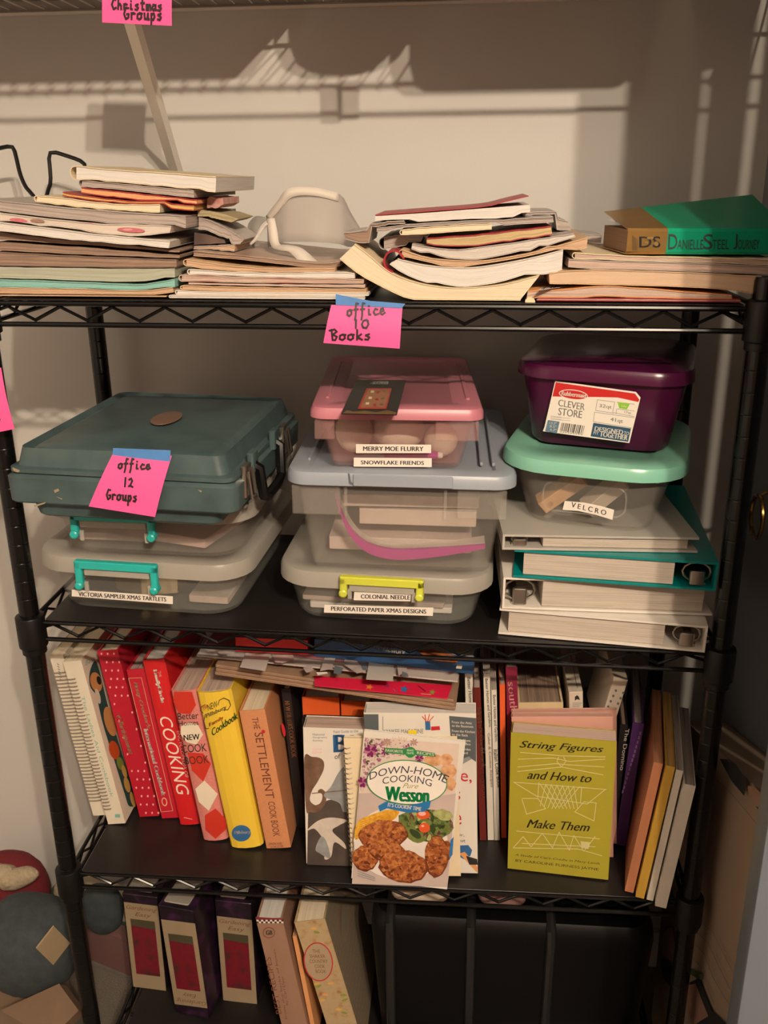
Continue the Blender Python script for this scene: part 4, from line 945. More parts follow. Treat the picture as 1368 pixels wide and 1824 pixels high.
for s in ((1064, 712, 1095, 716), (1061, 731, 1093, 736), (1064, 712, 1061, 731), (1095, 716, 1091, 736), (1093, 735, 1130, 742), (1099, 716, 1130, 720), (1059, 734, 1130, 744), (1059, 734, 1057, 751), (1057, 751, 1125, 762), (1100, 728, 1130, 732), (1099, 728, 1097, 737)): pr.line([s[:2], s[2:]], 1, m_sgrey)
pr.poly(R4(1100, 716, 1122, 719, 1117, 729, 1103, 727), m_sgreen)
pr.text('32qt', (1067, 727), (1089, 730), (1068, 719), m_sgrey, .01); pr.text('17qt', (1112, 737), (1124, 739), (1112.5, 731.5), m_sgrey, .01); pr.text('41qt', (1087, 752), (1109, 755.5), (1088, 743), m_sgrey, .01); pr.text('6.5qt', (1107, 725), (1116, 726.2), (1107.5, 721.5), m_label)
pr.poly(R4(1057, 753, 1124, 763, 1119, 787, 1052, 777), m_snavy)
pr.text('DESIGNED', (1059, 767), (1109, 774), (1060.5, 759), m_label, .02); pr.text('TO', (1111, 773.5), (1120, 775), (1112, 768), m_label, .0)
pr.text('FIT', (1057, 773), (1066, 774.5), (1058, 767.5), m_label, .0); pr.text('TOGETHER', (1068, 777), (1117, 784), (1069.5, 768), m_label, .02)
pr.poly(R4(976, 748, 997, 751, 992, 772, 971, 768), m_sblue)
for i, s in enumerate(('13.3"', '8.5"', '4.7"')): pr.text(s, (979, 755+i*6), (991, 756.5+i*6), (979.5, 750.5+i*6), m_label, .01)
x = 1001
while x < 1042:
    y = 753+(x-1001)*.14; w_ = random.choice((.8, 1.3, 2)); pr.line([(x, y), (x-3.3, y+14)], w_, m_bk); x += w_+random.choice((1, 1.6))
for i in range(4): pr.line([(981, 740.5+i*2), (1000+(i % 2)*16, 743+i*2.1)], .6, m_sgrey)
for i in range(9): pr.line([(1001+i*4.6-3, 769+i*.6), (1003+i*4.6-3, 769.3+i*.6)], 1.8, m_sgrey)
pr.put('size_sticker', pbn)
# ------------------------------------------------------------------ third tier: cookbooks
def z3(x): return sz(2, x)+LT+.0006
GC = 'cookbooks on the third tier'
def settle(M, w, d):
    "lift so that no lower corner sinks into the shelf liner"
    up = 0
    for x in (0, w):
        for y in (0, d): p = M @ V((x, y, 0)); up = max(up, z3(p.x)-p.z)
    M.translation.z += up; return M
def sx(px, py): return atz(px, py, -.392).x
def spine(name, label, bl, br, tl, Wd, cm, pm=None, bulge=0, soft=False, cat='book', group=GC, bt=.0022, inset=.003, yaw=0):
    M, t, H = spine_frame(bl, br, tl, z3(sx(*bl))); M = M @ Matrix.Rotation(-yaw, 4, 'Z')
    Wd = min(Wd, PD-.004-M.translation.y); settle(M, t, Wd)
    return book(name, label, M, t, Wd, H, cm, pm or p_cream, bt=bt, bulge=bulge, soft=soft, cat=cat, group=group, inset=inset), M, t, H, Wd
def fb(name, label, bl, br, tl, back, t, cm, pm=None, soft=False, group=GC, dz=0, cat='book', inset=.003):
    z = z3(sx(*bl))+dz; a, b = atz(*bl, z), atz(*br, z); c = at(*tl, a.y+back); up = (c-a).normalized(); x = (b-a); w = x.length; x = (x-up*x.dot(up)).normalized(); y = up.cross(x)
    M = Matrix(((x.x, y.x, up.x, a.x), (x.y, y.y, up.y, a.y), (x.z, y.z, up.z, a.z), (0, 0, 0, 1)))
    settle(M, w, t)
    return book(name, label, M, t, w, (c-a).length, cm, pm or p_white, front=True, soft=soft, group=group, cat=cat, inset=inset), M, w, (c-a).length
def down(pr, s, p0, p1, right, m, bold=0.0, shear=0, space=1):
    "title running down a spine: starts at p0, ends at p1, letter tops point right by `right` px"
    return pr.text(s, p0, p1, (p0[0]+right, p0[1]-right*.05), m, bold, shear, space)
m_comb = mat('white_comb', (.66, .62, .54), .4); m_combk = mat('grey_comb', (.26, .22, .18), .4)
c_ivory = mat('ivory_cover', (.72, .66, .54), .45); c_red1 = mat('crimson_cloth', (.44, .012, .030), .4, var=.05); c_red2 = mat('bright_red_cover', (.60, .018, .022), .32, var=.03)
c_dred = mat('deep_red_cover', (.50, .015, .035), .38); m_pale = mat('pale_print', (.80, .72, .64), .5); m_goldp = mat('gold_print', (.70, .48, .28), .4); m_pinkp = mat('pink_print', (.80, .42, .40), .5)
m_tealp = mat('green_print', (.22, .45, .36), .5); m_slate = mat('slate_print', (.13, .15, .17), .5); m_blue = mat('blue_print', (.03, .12, .30), .45); m_rprint = mat('red_print', (.50, .02, .03), .45)
def comb(o, M, t, H, m, z0=.1, z1=.92):
    g = G(); n = 38
    for i in range(n):
        z = H*(z0+(z1-z0)*i/n)
        g.tube([M @ V(p) for p in ((.0008, .004, z), (.0012, -.0015, z+.0004), (t*.5, -.003, z+.001), (t-.0012, -.0015, z+.0004), (t-.0008, .004, z))], .0011, 4)
    link('comb_binding', g, m, o)
o, M, t, H, Wd = spine('comb_cookbook', 'white comb bound cookbook leftmost on the third tier', (168, 1450), (188, 1457), (88, 1168), .17, c_ivory, p_cream, soft=True)
comb(o, M, t, H, m_combk); pr = face_print(M, .0008)
for i in range(7): pr.line([(102+i*.8, 1182+i*4.5), (105+i*.8, 1184+i*4.5)], 1.2, m_slate)
pr.put('spine_print', o)
o, M, t, H, Wd = spine('comb_cookbook', 'ivory comb bound cookbook with vegetables on its cover, second from left', (194, 1466), (223, 1472), (112, 1179), .17, c_ivory, p_cream, soft=True)
comb(o, M @ T(0, 0, 0), t*.45, H, m_combk)
pr = face_print(M, .0012)
down(pr, 'The Ladies Aid Cookbook', (144, 1240), (197, 1420), 6, m_tealp); pr.quad((205, 1450), (214, 1456), m_tealp)
pr.put('spine_print', o)
pr = Print(M @ V((t, 0, 0)), M.col[0].to_3d())
pr.curve([(160, 1195), (172, 1180), (190, 1250), (210, 1320), (232, 1390), (244, 1429), (230, 1436), (222, 1415), (205, 1360), (186, 1300), (176, 1260), (172, 1240), (160, 1222)], mat('dark_veg_ground', (.025, .07, .065), .5))
m_mel = mat('melon', (.66, .30, .11), .5); m_tom = mat('tomato', (.60, .09, .02), .4); m_pep = mat('pepper', (.22, .28, .05), .4); m_corn = mat('corn', (.62, .36, .09), .5)
for c, rx, ry, m in (((171, 1215), 10, 18, m_mel), ((176, 1212), 4, 8, m_bk), ((196, 1285), 10, 27, m_mel), ((174, 1240), 4, 14, c_ivory), ((203, 1336), 9, 17, m_tom), ((214, 1360), 6, 12, m_pep), ((221, 1374), 4, 12, m_corn), ((226, 1398), 5, 14, m_corn), ((236, 1424), 4, 14, m_corn)): pr.ell(c, rx, ry, m, rot=-.25)
pr.text('Best', (152, 1186), (170, 1176), (150, 1178), m_tealp, shear=.3); pr.put('cover_print', o)
# red books
def dots(pr, M_px, m):
    for (x, y) in M_px: pr.ell((x, y), 1.7, 2.2, m, 6)
o, M, t, H, Wd = spine('cookbook', 'dark red Christmas cookbook with white dots on its spine', (249, 1455), (284, 1457), (173, 1160), .19, c_red1, p_cream)
pr = face_print(M, .0002); dd = []
for i in range(20):
    s = i/19; 
    for k in range(3):
        u = (.18+.30*k+(.15 if i % 2 else 0)); v = s*.97+.015
        if .30 < v < .72 and .2 < u < .8: continue
        dd.append((173+u*37+v*(249-173), 1160+v*292))
dots(pr, dd, m_pinkp); down(pr, 'Christmas', (207, 1275), (230, 1342), 9, m_goldp, .03, .2); pr.put('spine_print', o)
o, M, t, H, Wd = spine('cookbook', 'red hardback titled International Cookbook in gold and white', (289, 1457), (320, 1460), (225, 1193), .17, c_dred, p_grey)
pr = face_print(M, .0002); down(pr, "Betty Crocker's", (236, 1216), (260, 1297), 9, m_goldp, .03, .25); down(pr, 'International Cookbook', (256, 1299), (288, 1417), 8, m_pale, .04)
pr.line([(229, 1208), (252, 1207), (308, 1444), (287, 1446)], .8, m_goldp, True); pr.ell((293, 1428), 5, 8, m_goldp, 14, -.2).ell((293, 1428), 3.4, 6, c_dred, 12, -.2); pr.put('spine_print', o)
o, M, t, H, Wd = spine('cookbook', 'bright red hardback with large white title Cooking on its spine', (323, 1464), (357, 1473), (254, 1175), .19, c_red2, p_white, bulge=.003)
pr = face_print(M, .0034); down(pr, 'FamilyCircle', (271, 1194), (285, 1251), 9, m_pale, .05); pr.text('THE', (282, 1196), (284, 1206), (286, 1195), m_pinkp)
down(pr, 'COOKING', (283, 1277), (316, 1416), 22, m_pale, .0, .15); down(pr, 'ENCYCLOPEDIA OF', (315, 1302), (330, 1385), 6, m_pinkp); pr.line([(328, 1456), (342, 1459)], 1.2, m_pinkp); pr.put('spine_print', o)
# gingham cookbook
o, M, t, H, Wd = spine('cookbook', 'red and white gingham cookbook with rounded spine', (363, 1492), (408, 1496), (305, 1228), .17, mat('pink_gingham', (.62, .22, .20), .4, var=.1, vs=300), p_rose, bulge=.007)
pr = face_print(M, .0074); m_gr = mat('gingham_red', (.54, .035, .02), .4); m_gw = mat('gingham_cream', (.76, .68, .54), .45)
for p in ([(310, 1232), (342, 1232), (349, 1256), (339, 1272), (319, 1270), (309, 1250)], [(334, 1340), (362, 1342), (376, 1360), (362, 1392), (342, 1372)], [(365, 1452), (384, 1440), (402, 1458), (404, 1476), (384, 1494), (366, 1478)]): pr.poly(p, m_gr)
for p in ([(322, 1294), (335, 1286), (352, 1290), (362, 1308), (350, 1326), (333, 1322), (322, 1308)], [(348, 1405), (364, 1390), (388, 1414), (372, 1444), (354, 1428)]): pr.poly(p, m_gw)
pr.text('Better', (317, 1282), (354, 1280), (316, 1270), m_bk); pr.text('Homes', (319, 1293), (354, 1291), (318, 1284), m_bk); pr.text('NEW', (328, 1319), (356, 1317), (327, 1309), m_bk, .015); pr.text('COOK', (325, 1341), (369, 1338), (323, 1327), m_bk); pr.text('BOOK', (330, 1362), (373, 1359), (328, 1348), m_bk); pr.put('spine_print', o)
# yellow cookbook
o, M, t, H, Wd = spine('cookbook', 'thick bright yellow family cookbook with blue round badge', (412, 1504), (470, 1509), (351, 1230), .16, mat('sunny_yellow_cover', (.78, .54, .05), .35, var=.02), p_rose, bulge=.009)
pr = face_print(M, .0092)
m_bbrown = mat('brown_print', (.12, .07, .05), .5)
pr.text('The', (363, 1266), (371, 1259), (360, 1260), m_rprint); pr.text('NEW', (371, 1266), (388, 1259), (369, 1255), m_bk); pr.text('Pillsbury', (368, 1281), (405, 1264), (366, 1272), m_slate, .01, .2); pr.text('Family', (374, 1296), (399, 1282), (372, 1288), m_tom, .02, .1); pr.text('Cookbook', (379, 1311), (424, 1279), (376, 1299), mat('title_green', (.04, .20, .03), .5), .015, .2)
pr.line([(362, 1270), (357, 1266), (359, 1258), (366, 1255)], 1, m_bk); pr.line([(388, 1256), (391, 1247), (399, 1243), (408, 1247), (411, 1256), (406, 1264), (398, 1264)], 1.2, m_bk); pr.line([(366, 1272), (363, 1285), (367, 1298), (372, 1297)], 1.2, m_bk)
pr.ell((430, 1484), 17, 14.5, m_blue, 24).text('Pillsbury', (418, 1487.5), (446, 1486), (418, 1480), m_pale, .02); pr.put('spine_print', o)
# salmon cookbook
o, M, t, H, Wd = spine('cookbook', 'salmon cloth hardback titled The Settlement Cook Book', (475, 1511), (519, 1513), (426, 1266), .15, mat('salmon_cloth', (.56, .24, .11), .6, var=.06, vs=400), p_cream, bulge=.001)
pr = face_print(M, .0014); m_sb = mat('title_brown', (.15, .05, .03), .5)
down(pr, 'THE', (448, 1278), (453, 1299), 11, m_sb); down(pr, 'SETTLEMENT', (453, 1305), (474, 1422), 15, m_sb); down(pr, 'COOK BOOK', (477, 1428), (487, 1490), 12, m_sb); pr.ell((469, 1303), 3.5, 3.5, m_rprint, 8)
pr.text('SIMON AND', (479, 1505), (502, 1504), (479, 1501), m_sb); pr.text('SCHUSTER', (482, 1511), (505, 1509), (482, 1507), m_sb); pr.put('spine_print', o)
o, M, t, H, Wd = spine('cookbook', "black hardback New Dieter's cookbook with orange lettering", (529, 1474), (544, 1476), (501, 1227), .17, mat('black_cover', (.012, .011, .013), .45), p_cream)
pr = face_print(M, .0002); down(pr, "NEW DIETER'S COOK BOOK", (507, 1249), (520, 1349), 9, mat('orange_print', (.66, .28, .12), .5), .01); pr.ell((505, 1300), 3, 12, m_rprint, 14, -.2); pr.put('spine_print', o)
# two orange hardbacks facing the room
m_or = mat('vermilion_cover', (.74, .115, .025), .4)
for k, (xa, xb, yt, Yb, lab) in enumerate(((540, 606, 1241, .13, 'orange hardback facing out behind the bird guide, left of the pair'), (609, 662, 1249, .135, 'orange hardback facing out behind the bird guide, right of the pair'))):
    a = at(xa, 1400, Yb); a.z = z3(a.x); w = at(xb, yt, Yb).x-at(xa, yt, Yb).x; a.x = at(xa, yt, Yb).x+.0; H = at(xa, yt, Yb).z-a.z
    book('hardback', lab, frame(a, (1, 0, SH[2][1]/(2*PX))), .028, w, H, m_or, p_white, front=True, group='orange hardbacks')
a = at(541, 1284, .085); x1 = at(645, 1273, .085).x; H = a.z-z3(a.x)
book('hardback', 'thin black hardback standing between the bird guide and the orange books', frame((a.x, .085, z3(a.x)), (1, 0, 0.012)), .014, x1-a.x, H+.002, mat('black_cover', (.012, .011, .013), .45), p_white, front=True)
# bird guide
o, M, w, H = fb('field_guide', 'white and brown bird field guide facing out with swan art', (546, 1541), (652, 1545), (540, 1299), .012, .034, c_white, p_rose, soft=True)
pr = face_print(M, .0001); m_sw = blotch('swan_brown', [(.10, .055, .035), (.16, .09, .06), (.24, .16, .11)], 40, .35); m_dk = blotch('bird_ground', [(.05, .04, .035), (.09, .07, .06)], 30, .35); m_bg = mat('bird_grey', (.26, .27, .28), .4, var=.2, vs=80); m_bw = mat('bird_white', (.56, .50, .44), .4, var=.12, vs=80)
pr.poly([(549, 1440), (585, 1425), (620, 1420), (640, 1430), (640, 1543), (547, 1540)], m_dk)
pr.curve([(542, 1350), (556, 1348), (570, 1350), (577, 1358), (576, 1372), (566, 1392), (556, 1408), (552, 1425), (562, 1434), (572, 1428), (574, 1415), (566, 1410), (572, 1405), (580, 1412), (580, 1430), (566, 1446), (552, 1446), (545, 1440)], m_sw)
pr.curve([(577, 1418), (590, 1400), (606, 1372), (628, 1360), (636, 1420), (628, 1440), (612, 1446), (604, 1430)], m_bg)
pr.curve([(546, 1480), (566, 1462), (590, 1456), (618, 1461), (604, 1470), (592, 1480), (612, 1500), (616, 1512), (596, 1500), (590, 1525), (578, 1530), (580, 1508), (574, 1492), (560, 1476)], m_bw)
pr.curve([(562, 1512), (572, 1490), (582, 1500), (588, 1528), (570, 1520)], m_bg); pr.line([(556, 1413), (588, 1410), (622, 1407)], 1.6, m_sw)
for i, s in enumerate(('National', 'Geographic', 'Society')): pr.text(s, (557, 1310+i*5.6), (557+len(s)*2.6, 1310+i*5.6), (557, 1306+i*5.6), m_slate)
pr.text('Field Guide to the', (594, 1306), (638, 1304), (594, 1301), m_slate); pr.text('Second', (557, 1336), (573, 1335.5), (557, 1332), m_pinkp); pr.text('Edition', (557, 1342), (573, 1341.5), (557, 1338), m_pinkp)
pr.text('Bi', (596, 1340), (630, 1338), (595, 1309), m_blue, .03); pr.text('of', (596, 1352), (606, 1351), (596, 1343), m_bk); pr.put('cover_print', o)
pr = Print(M.translation-M.col[0].to_3d()*.0003, M.col[0].to_3d())
# household tips book
o, M, w, H = fb('handbook', 'white household handbook with grey side bands facing out', (662, 1553), (851, 1562), (648, 1271), .012, .030, c_white, p_white, soft=True)
pr = face_print(M, .0001); m_band = mat('slate_band', (.085, .10, .11), .5)
pr.poly([(648, 1272), (674, 1272), (680, 1555), (663, 1554)], m_band); pr.poly([(800, 1275), (848, 1279), (848, 1357), (838, 1350), (806, 1362)], m_band)
for i, s in enumerate(('From the Attic', 'to the Basement', 'From the Kitchen', 'to the Bath', 'From the Home', 'to the Office', 'to the Garden', 'to the Yard')):
    y = 1288+i*6.3+(i//2)*3; pr.text(s, (805, y), (805+len(s)*2.55, y+2.2), (805, y-4.4), m_pale, .015)
pr.text('YANKEE MAGAZINE', (682, 1307), (754, 1306), (682, 1299), m_slate); pr.line([(682, 1276), (682, 1300)], .8, m_slate)
pr.poly([(757, 1284), (766, 1284), (767, 1300), (758, 1300)], m_blue); 
for a_, b_ in (((760, 1285), (752, 1276)), ((762, 1284), (765, 1272)), ((764, 1285), (772, 1276)), ((759, 1284), (757, 1273))): pr.line([a_, b_], 1.6, m_tom)
pr.poly([(768, 1294), (783, 1293), (784, 1300), (768, 1301)], m_rprint)
pr.text('be,', (804, 1393), (840, 1396), (805, 1368), m_rprint, 0); pr.text('s', (808, 1424), (820, 1425), (808, 1408), m_rprint); pr.text('e', (810, 1468), (822, 1469), (810, 1450), m_rprint)
pr.text('the', (800, 1481), (819, 1481), (800, 1474), m_bk); pr.text('repair,', (800, 1490), (827, 1491), (800, 1484), m_bk); pr.text('about', (804, 1499), (829, 1500), (804, 1493), m_bk)
pr.poly([(812, 1506), (834, 1505), (841, 1514), (838, 1524), (826, 1530), (812, 1522)], m_blue).poly([(818, 1520), (828, 1517), (851, 1545), (850, 1554)], m_mel).poly([(830, 1524), (850, 1530), (851, 1540), (836, 1540)], m_bk).poly([(816, 1354), (836, 1347), (840, 1352), (818, 1364)], m_bg)
pr.put('cover_print', o)
# spiral pad, cream leaflets, chicken cover
o, M, w, H = fb('spiral_notebook', 'cream spiral bound notebook behind the fried chicken booklet', (629, 1567), (700, 1571), (612, 1315), .013, .007, c_cream, p_cream, soft=True, dz=.002)
g = G()
for i in range(26):
    z = H*(.06+.9*i/26); g.tube([M @ V((.004+.0065*math.cos(k*.785), .005+.0075*math.sin(k*.785), z+.0004*k)) for k in range(8)], .0009, 4)
link('spiral', g, m_steel, o)
for lab, bl, br, tl, back, dz in (('cream leaflet directly behind the fried chicken booklet, its right edge showing', (660, 1559), (821, 1566), (646, 1313), .016, .003), ('cream leaflet with a yellow tab peeking above the fried chicken booklet', (660, 1556), (790, 1561), (668, 1307), .016, .003)):
    o, M, w, H = fb('leaflet', lab, bl, br, tl, back, .0022, c_cream, p_cream, soft=True, dz=dz, group='cream leaflets', cat='leaflet')
    if 'tab' in lab: pr = face_print(M, .0012); pr.quad((727, 1301), (742, 1312), mat('yellow_tab', (.76, .58, .02), .5), -1); pr.put('page_tab', o)
o, M, w, H = fb('recipe_booklet', 'fried chicken recipe booklet standing at the front of the third tier', (626, 1574), (797, 1581), (649, 1312), .010, .004, c_white, p_white, soft=True, dz=.004)
pr = face_print(M, .0001)
c4 = [(650, 1313), (818, 1325), (797, 1579), (627, 1573)]
pr.poly(c4, mat('cover_blush', (.66, .54, .47), .35, var=.08))
m_fl = blotch('flower_print', [(.05, .06, .03), (.55, .42, .40), (.66, .58, .52), (.25, .03, .14), (.66, .58, .52)], 130, .35); m_fl2 = blotch('purple_flowers', [(.20, .02, .13), (.30, .04, .2), (.50, .36, .38)], 90, .35)
pr.poly([(650, 1314), (740, 1320), (720, 1345), (680, 1352), (660, 1390), (644, 1412), (641, 1402)], m_fl)
m_pt = mat('petal_white', (.62, .52, .48), .35); m_pd = mat('petal_shade', (.36, .24, .22), .35); m_pu = mat('petal_purple', (.17, .012, .10), .35); m_pk2 = mat('petal_pink', (.42, .16, .24), .35); m_lf2 = mat('stem_green', (.05, .07, .02), .4)
random.seed(5)
for k in range(30):
    u, v = random.random(), random.random(); x = 650+u*92; y = 1316+v*(34-u*14) if u > .3 else 1316+v*90
    if x > 740: continue
    mm = random.choice((m_pt, m_pt, m_pd, m_pu, m_lf2))
    for q in range(7 if mm not in (m_lf2,) else 2): pr.ell((x+4.2*math.cos(q*.9), y+4.2*math.sin(q*.9)), 3.4, 1.5, mm, 7, q*.9)
    if mm in (m_pt, m_pd): pr.ell((x, y), 1.6, 1.6, m_corn, 7)
for c, r in (((661, 1336), 11), ((647, 1392), 9), ((747, 1350), 7)):
    for q in range(9): pr.ell((c[0]+r*.6*math.cos(q*.7), c[1]+r*.6*math.sin(q*.7)), r*.55, r*.28, [m_pu, m_pk2, m_pu][q % 3], 8, q*.7)
m_ckn = blotch('fried_chicken_print', [(.10, .02, .008), (.26, .07, .02), (.40, .14, .045), (.54, .25, .09)], 190, .35, detail=5, dist=.6); m_ckp = blotch('pale_chicken_print', [(.46, .20, .09), (.62, .34, .18), (.70, .46, .28)], 100, .35)
for c, rx, ry in (((772, 1353), 16, 11), ((795, 1352), 12, 10), ((799, 1372), 14, 13), ((803, 1395), 10, 12)): pr.ell(c, rx, ry, m_ckp, 14, jag=.1)
m_gb = mat('banner_green', (.02, .22, .06), .4); m_blr = mat('ribbon_blue', (.02, .16, .40), .4); m_nv = mat('oval_white', (.80, .76, .70), .4); m_nvt = mat('title_navy', (.03, .04, .06), .45); m_wg = mat('brand_green', (.0, .19, .055), .4)
pr.poly([(685, 1331), (722, 1333), (723, 1343), (686, 1340)], m_gb).poly([(740, 1335), (774, 1340), (777, 1347), (740, 1344)], m_gb).ell((731, 1339), 10, 10, m_gb, 10)
pr.text('FAVORITE', (687, 1338), (718, 1340.5), (687, 1333), m_pale, .02).text('RECIPES', (743, 1342), (773, 1345.5), (743, 1337), m_pale, .02).text('BRAND', (725, 1337), (737, 1337.5), (725, 1333.5), m_pale).text('NAME', (725, 1342), (737, 1342.5), (725, 1338.5), m_pale)
pr.poly([(640, 1412), (690, 1410), (765, 1420), (812, 1412), (802, 1520), (797, 1579), (627, 1573)], mat('plate_white', (.50, .41, .38), .35, var=.1, vs=20))
pr.ell((714, 1500), 84, 66, mat('plate_rim', (.72, .67, .63), .3), 30, .05)
m_sal = blotch('salad_print', [(.015, .02, .01), (.05, .09, .02), (.16, .22, .06), (.10, .03, .03), (.30, .30, .14)], 110, .35, detail=4)
pr.ell((758, 1468), 50, 30, m_sal, 18, .12, .1)
m_lt = mat('lettuce_print', (.13, .17, .04), .35, var=.3, vs=90); m_lp = mat('lettuce_pale', (.34, .36, .14), .35, var=.3, vs=120); m_ld = mat('lettuce_dark', (.03, .05, .015), .35); m_rad = mat('radicchio', (.12, .02, .035), .35)
for k in range(44):
    a = random.uniform(0, 6.28); q = random.random()**.5*.9; x, y = 758+48*q*math.cos(a), 1468+27*q*math.sin(a)
    pr.ell((x, y), random.uniform(3, 9), random.uniform(2, 4.5), random.choice((m_lt, m_ld, m_lp, m_rad, m_lt)), 9, random.uniform(0, 3), .25)
pr.ell((754, 1450), 12, 8, m_tom, 14).ell((752, 1448), 7, 4, m_pinkp, 10).ell((756, 1473), 10, 9, m_tom, 14).ell((753, 1470), 3, 2, m_pinkp, 8).ell((738, 1486), 20, 11, m_lt, 14, .6, .06).ell((740, 1484), 12, 6, m_ld, 12, .6, .1).ell((790, 1450), 17, 10, m_lp, 14, .2, .15)
pr.curve([(633, 1494), (637, 1463), (662, 1450), (692, 1441), (711, 1444), (702, 1458), (680, 1468), (655, 1480)], blotch('corn_print', [(.52, .22, .015), (.68, .36, .03), (.76, .46, .08)], 200, .35))
for k in range(7): pr.line([(636+k*1.0, 1488-k*4.0), (668, 1471-k*2.6), (703-k*.5, 1457-k*2)], .7, mat('corn_shadow', (.40, .15, .01), .4))
m_c0 = mat('crust_dark', (.13, .032, .010), .35, var=.3, vs=160); m_c1 = mat('crust_mid', (.30, .085, .022), .35, var=.3, vs=220); m_c2 = mat('crust_gold', (.46, .18, .05), .3, var=.3, vs=260)
random.seed(11)
def lumps(c, rx, ry, ro, n):
    pr.ell(c, rx, ry, m_c0, 26, ro, .05); pr.ell((c[0]-1, c[1]-1.5), rx*.95, ry*.92, m_ckn, 26, ro, .06)
    for k in range(n):
        a = random.uniform(0, 6.28); q = random.random()**.6*.86; x, y = rx*q*math.cos(a), ry*q*math.sin(a)
        x, y = x*math.cos(ro)-y*math.sin(ro), x*math.sin(ro)+y*math.cos(ro); r = random.uniform(1.4, 4.2)
        up = y < 0
        pr.ell((c[0]+x, c[1]+y), r*1.3, r*.8, random.choice((m_c1, m_c2, m_ckn) if up else (m_c0, m_c1, m_ckn)), 8, random.uniform(-1, 1), .25)
for c, rx, ry, ro, n in (((796, 1514), 9, 18, 0, 12), ((683, 1486), 44, 27, -.1, 80), ((651, 1527), 23, 23, 0, 34), ((778, 1524), 21, 37, .05, 60), ((690, 1514), 34, 20, .2, 44), ((719, 1541), 45, 29, .12, 90)): lumps(c, rx, ry, ro, n)
pr.poly([(803, 1494), (808, 1488), (806, 1520), (800, 1526)], m_blr)
for i in range(3): pr.line([(638, 1549+i*4), (668, 1560+i*3)], 1.4, m_bg)
pr.ell((725, 1391), 72, 40, m_gb, 40, .06).ell((725, 1391), 70.3, 38.3, m_nv, 40, .06)
pr.text('DOWN-HOME', (659, 1372), (794, 1378), (662, 1359), m_nvt, 0, arc=15); pr.text('COOKING', (682, 1388), (768, 1392), (683, 1376), m_nvt, 0, arc=7); pr.text('Pure', (717, 1401), (745, 1402), (718, 1392), mat('olive_script', (.30, .30, .08), .4), 0, .4)
pr.text('Wesson', (687, 1424), (763, 1427), (688, 1398), m_wg, .03)
pr.poly([(674, 1433), (688, 1425), (725, 1433), (768, 1423), (765, 1436), (756, 1443), (727, 1445), (690, 1437), (677, 1443)], m_blr).text("IT'S COOKIN' TIME", (691, 1434), (750, 1442), (692, 1427), m_pale, .015)
pr.put('cover_print', o)
# -- boards, card, bag and books lying on top ------------------------
def lie(a, b): M = frame(a, b-a); return M, (b-a).length
m_board = mat('brown_pulp_board', (.26, .16, .10), .8, var=.12, vs=60, bump=.2)
A = at(382, 1202, .062); B = at(811, 1266, .042); M, w = lie(A, B)
o = thing('board_scrapbook', 'brown board scrapbook of three boards lying slanted across the cookbooks', 'scrapbook', M)
for k in range(3): g = G(); g.rbox(M, .001*(k % 2), w-.0015*k, .001*k, .18, k*.0052, k*.0052+.0048, r=.002, ch=.0008, n=2); link('board', g, m_board, o)
Mt = M @ T(0, 0, .0158)
def pl(p): return Mt.inverted() @ onp(p[0], p[1], Mt.translation, Mt.col[2].to_3d())
def lay(name, label, cat, c4, th, m, dz=0):
    o = thing(name, label, cat, Mt @ T(*(pl(c4[0]).xy), dz)); g = G(); L_ = [pl(p) for p in c4]
    g.loft([[Mt @ V((p.x, p.y, dz)) for p in L_], [Mt @ V((p.x, p.y, dz+th)) for p in L_]]); link('sheet', g, m, o, smooth=0); return o, L_
o, L_ = lay('star_card', 'bright red card with coloured stars lying on the brown boards', 'card', [(560, 1222), (797, 1245), (805, 1222), (560, 1205)], .0012, mat('cerise_card', (.62, .015, .06), .35))
pr = Print(Mt @ V((0, 0, .0013)), Mt.col[2].to_3d())
for c, r, m in (((658, 1224), 8, mat('star_orange', (.70, .22, .03), .4)), ((720, 1228), 9, m_blr), ((770, 1233), 7, m_pep), ((690, 1222), 5, m_fl2)):
    pr.poly([(c[0]+r*(1 if i % 2 == 0 else .45)*math.cos(i*.628), c[1]+r*.75*(1 if i % 2 == 0 else .45)*math.sin(i*.628)) for i in range(10)], m)
pr.line([(700, 1226), (706, 1234)], 1.2, m_fl2); pr.line([(745, 1222), (758, 1232)], 1.2, m_bk); pr.line([(750, 1236), (768, 1238)], 1, m_goldp); pr.put('stars', o)
A2 = at(349, 1172, .072)+V((0, 0, .001)); B2 = at(816, 1219, .054)+V((0, 0, .001)); M, w = lie(A2, B2)
o = thing('quilt_bag', 'clear plastic bag of maroon patchwork fabric lying on the star card', 'bag', M)
g = G(); g.rbox(M, .004, w-.004, .022, .185, .0012, .010, r=.006, ch=.003); link('patchwork', g, blotch('maroon_patchwork', [(.10, .008, .02), (.22, .012, .045), (.30, .02, .06), (.14, .03, .05)], 40, .4, bump=.2), o)
g = G(); g.rbox(M, .0, w, .0, .021, .001, .0034, r=.002, ch=.001); link('bag_hem', g, mat('milky_film', (.52, .46, .43), .3, alpha=.8), o)
g = G(); g.rbox(M, .001, w-.001, .006, .19, .0, .0125, r=.008, ch=.003); link('bag_film', g, mat('clear_film', (.8, .78, .75), .12, alpha=.14, bump=.3, bs=40), o)
pr = Print(M @ V((0, 0, .0128)), M.col[2].to_3d()); m_tp = mat('frosted_tape', (.46, .42, .39), .4)
pr.poly([(438, 1163), (482, 1166), (472, 1196), (427, 1189)], m_tp).poly([(658, 1174), (702, 1177), (700, 1214), (652, 1211)], m_tp)
m_qw = mat('pale_motif', (.46, .38, .36), .5, var=.2, vs=90)
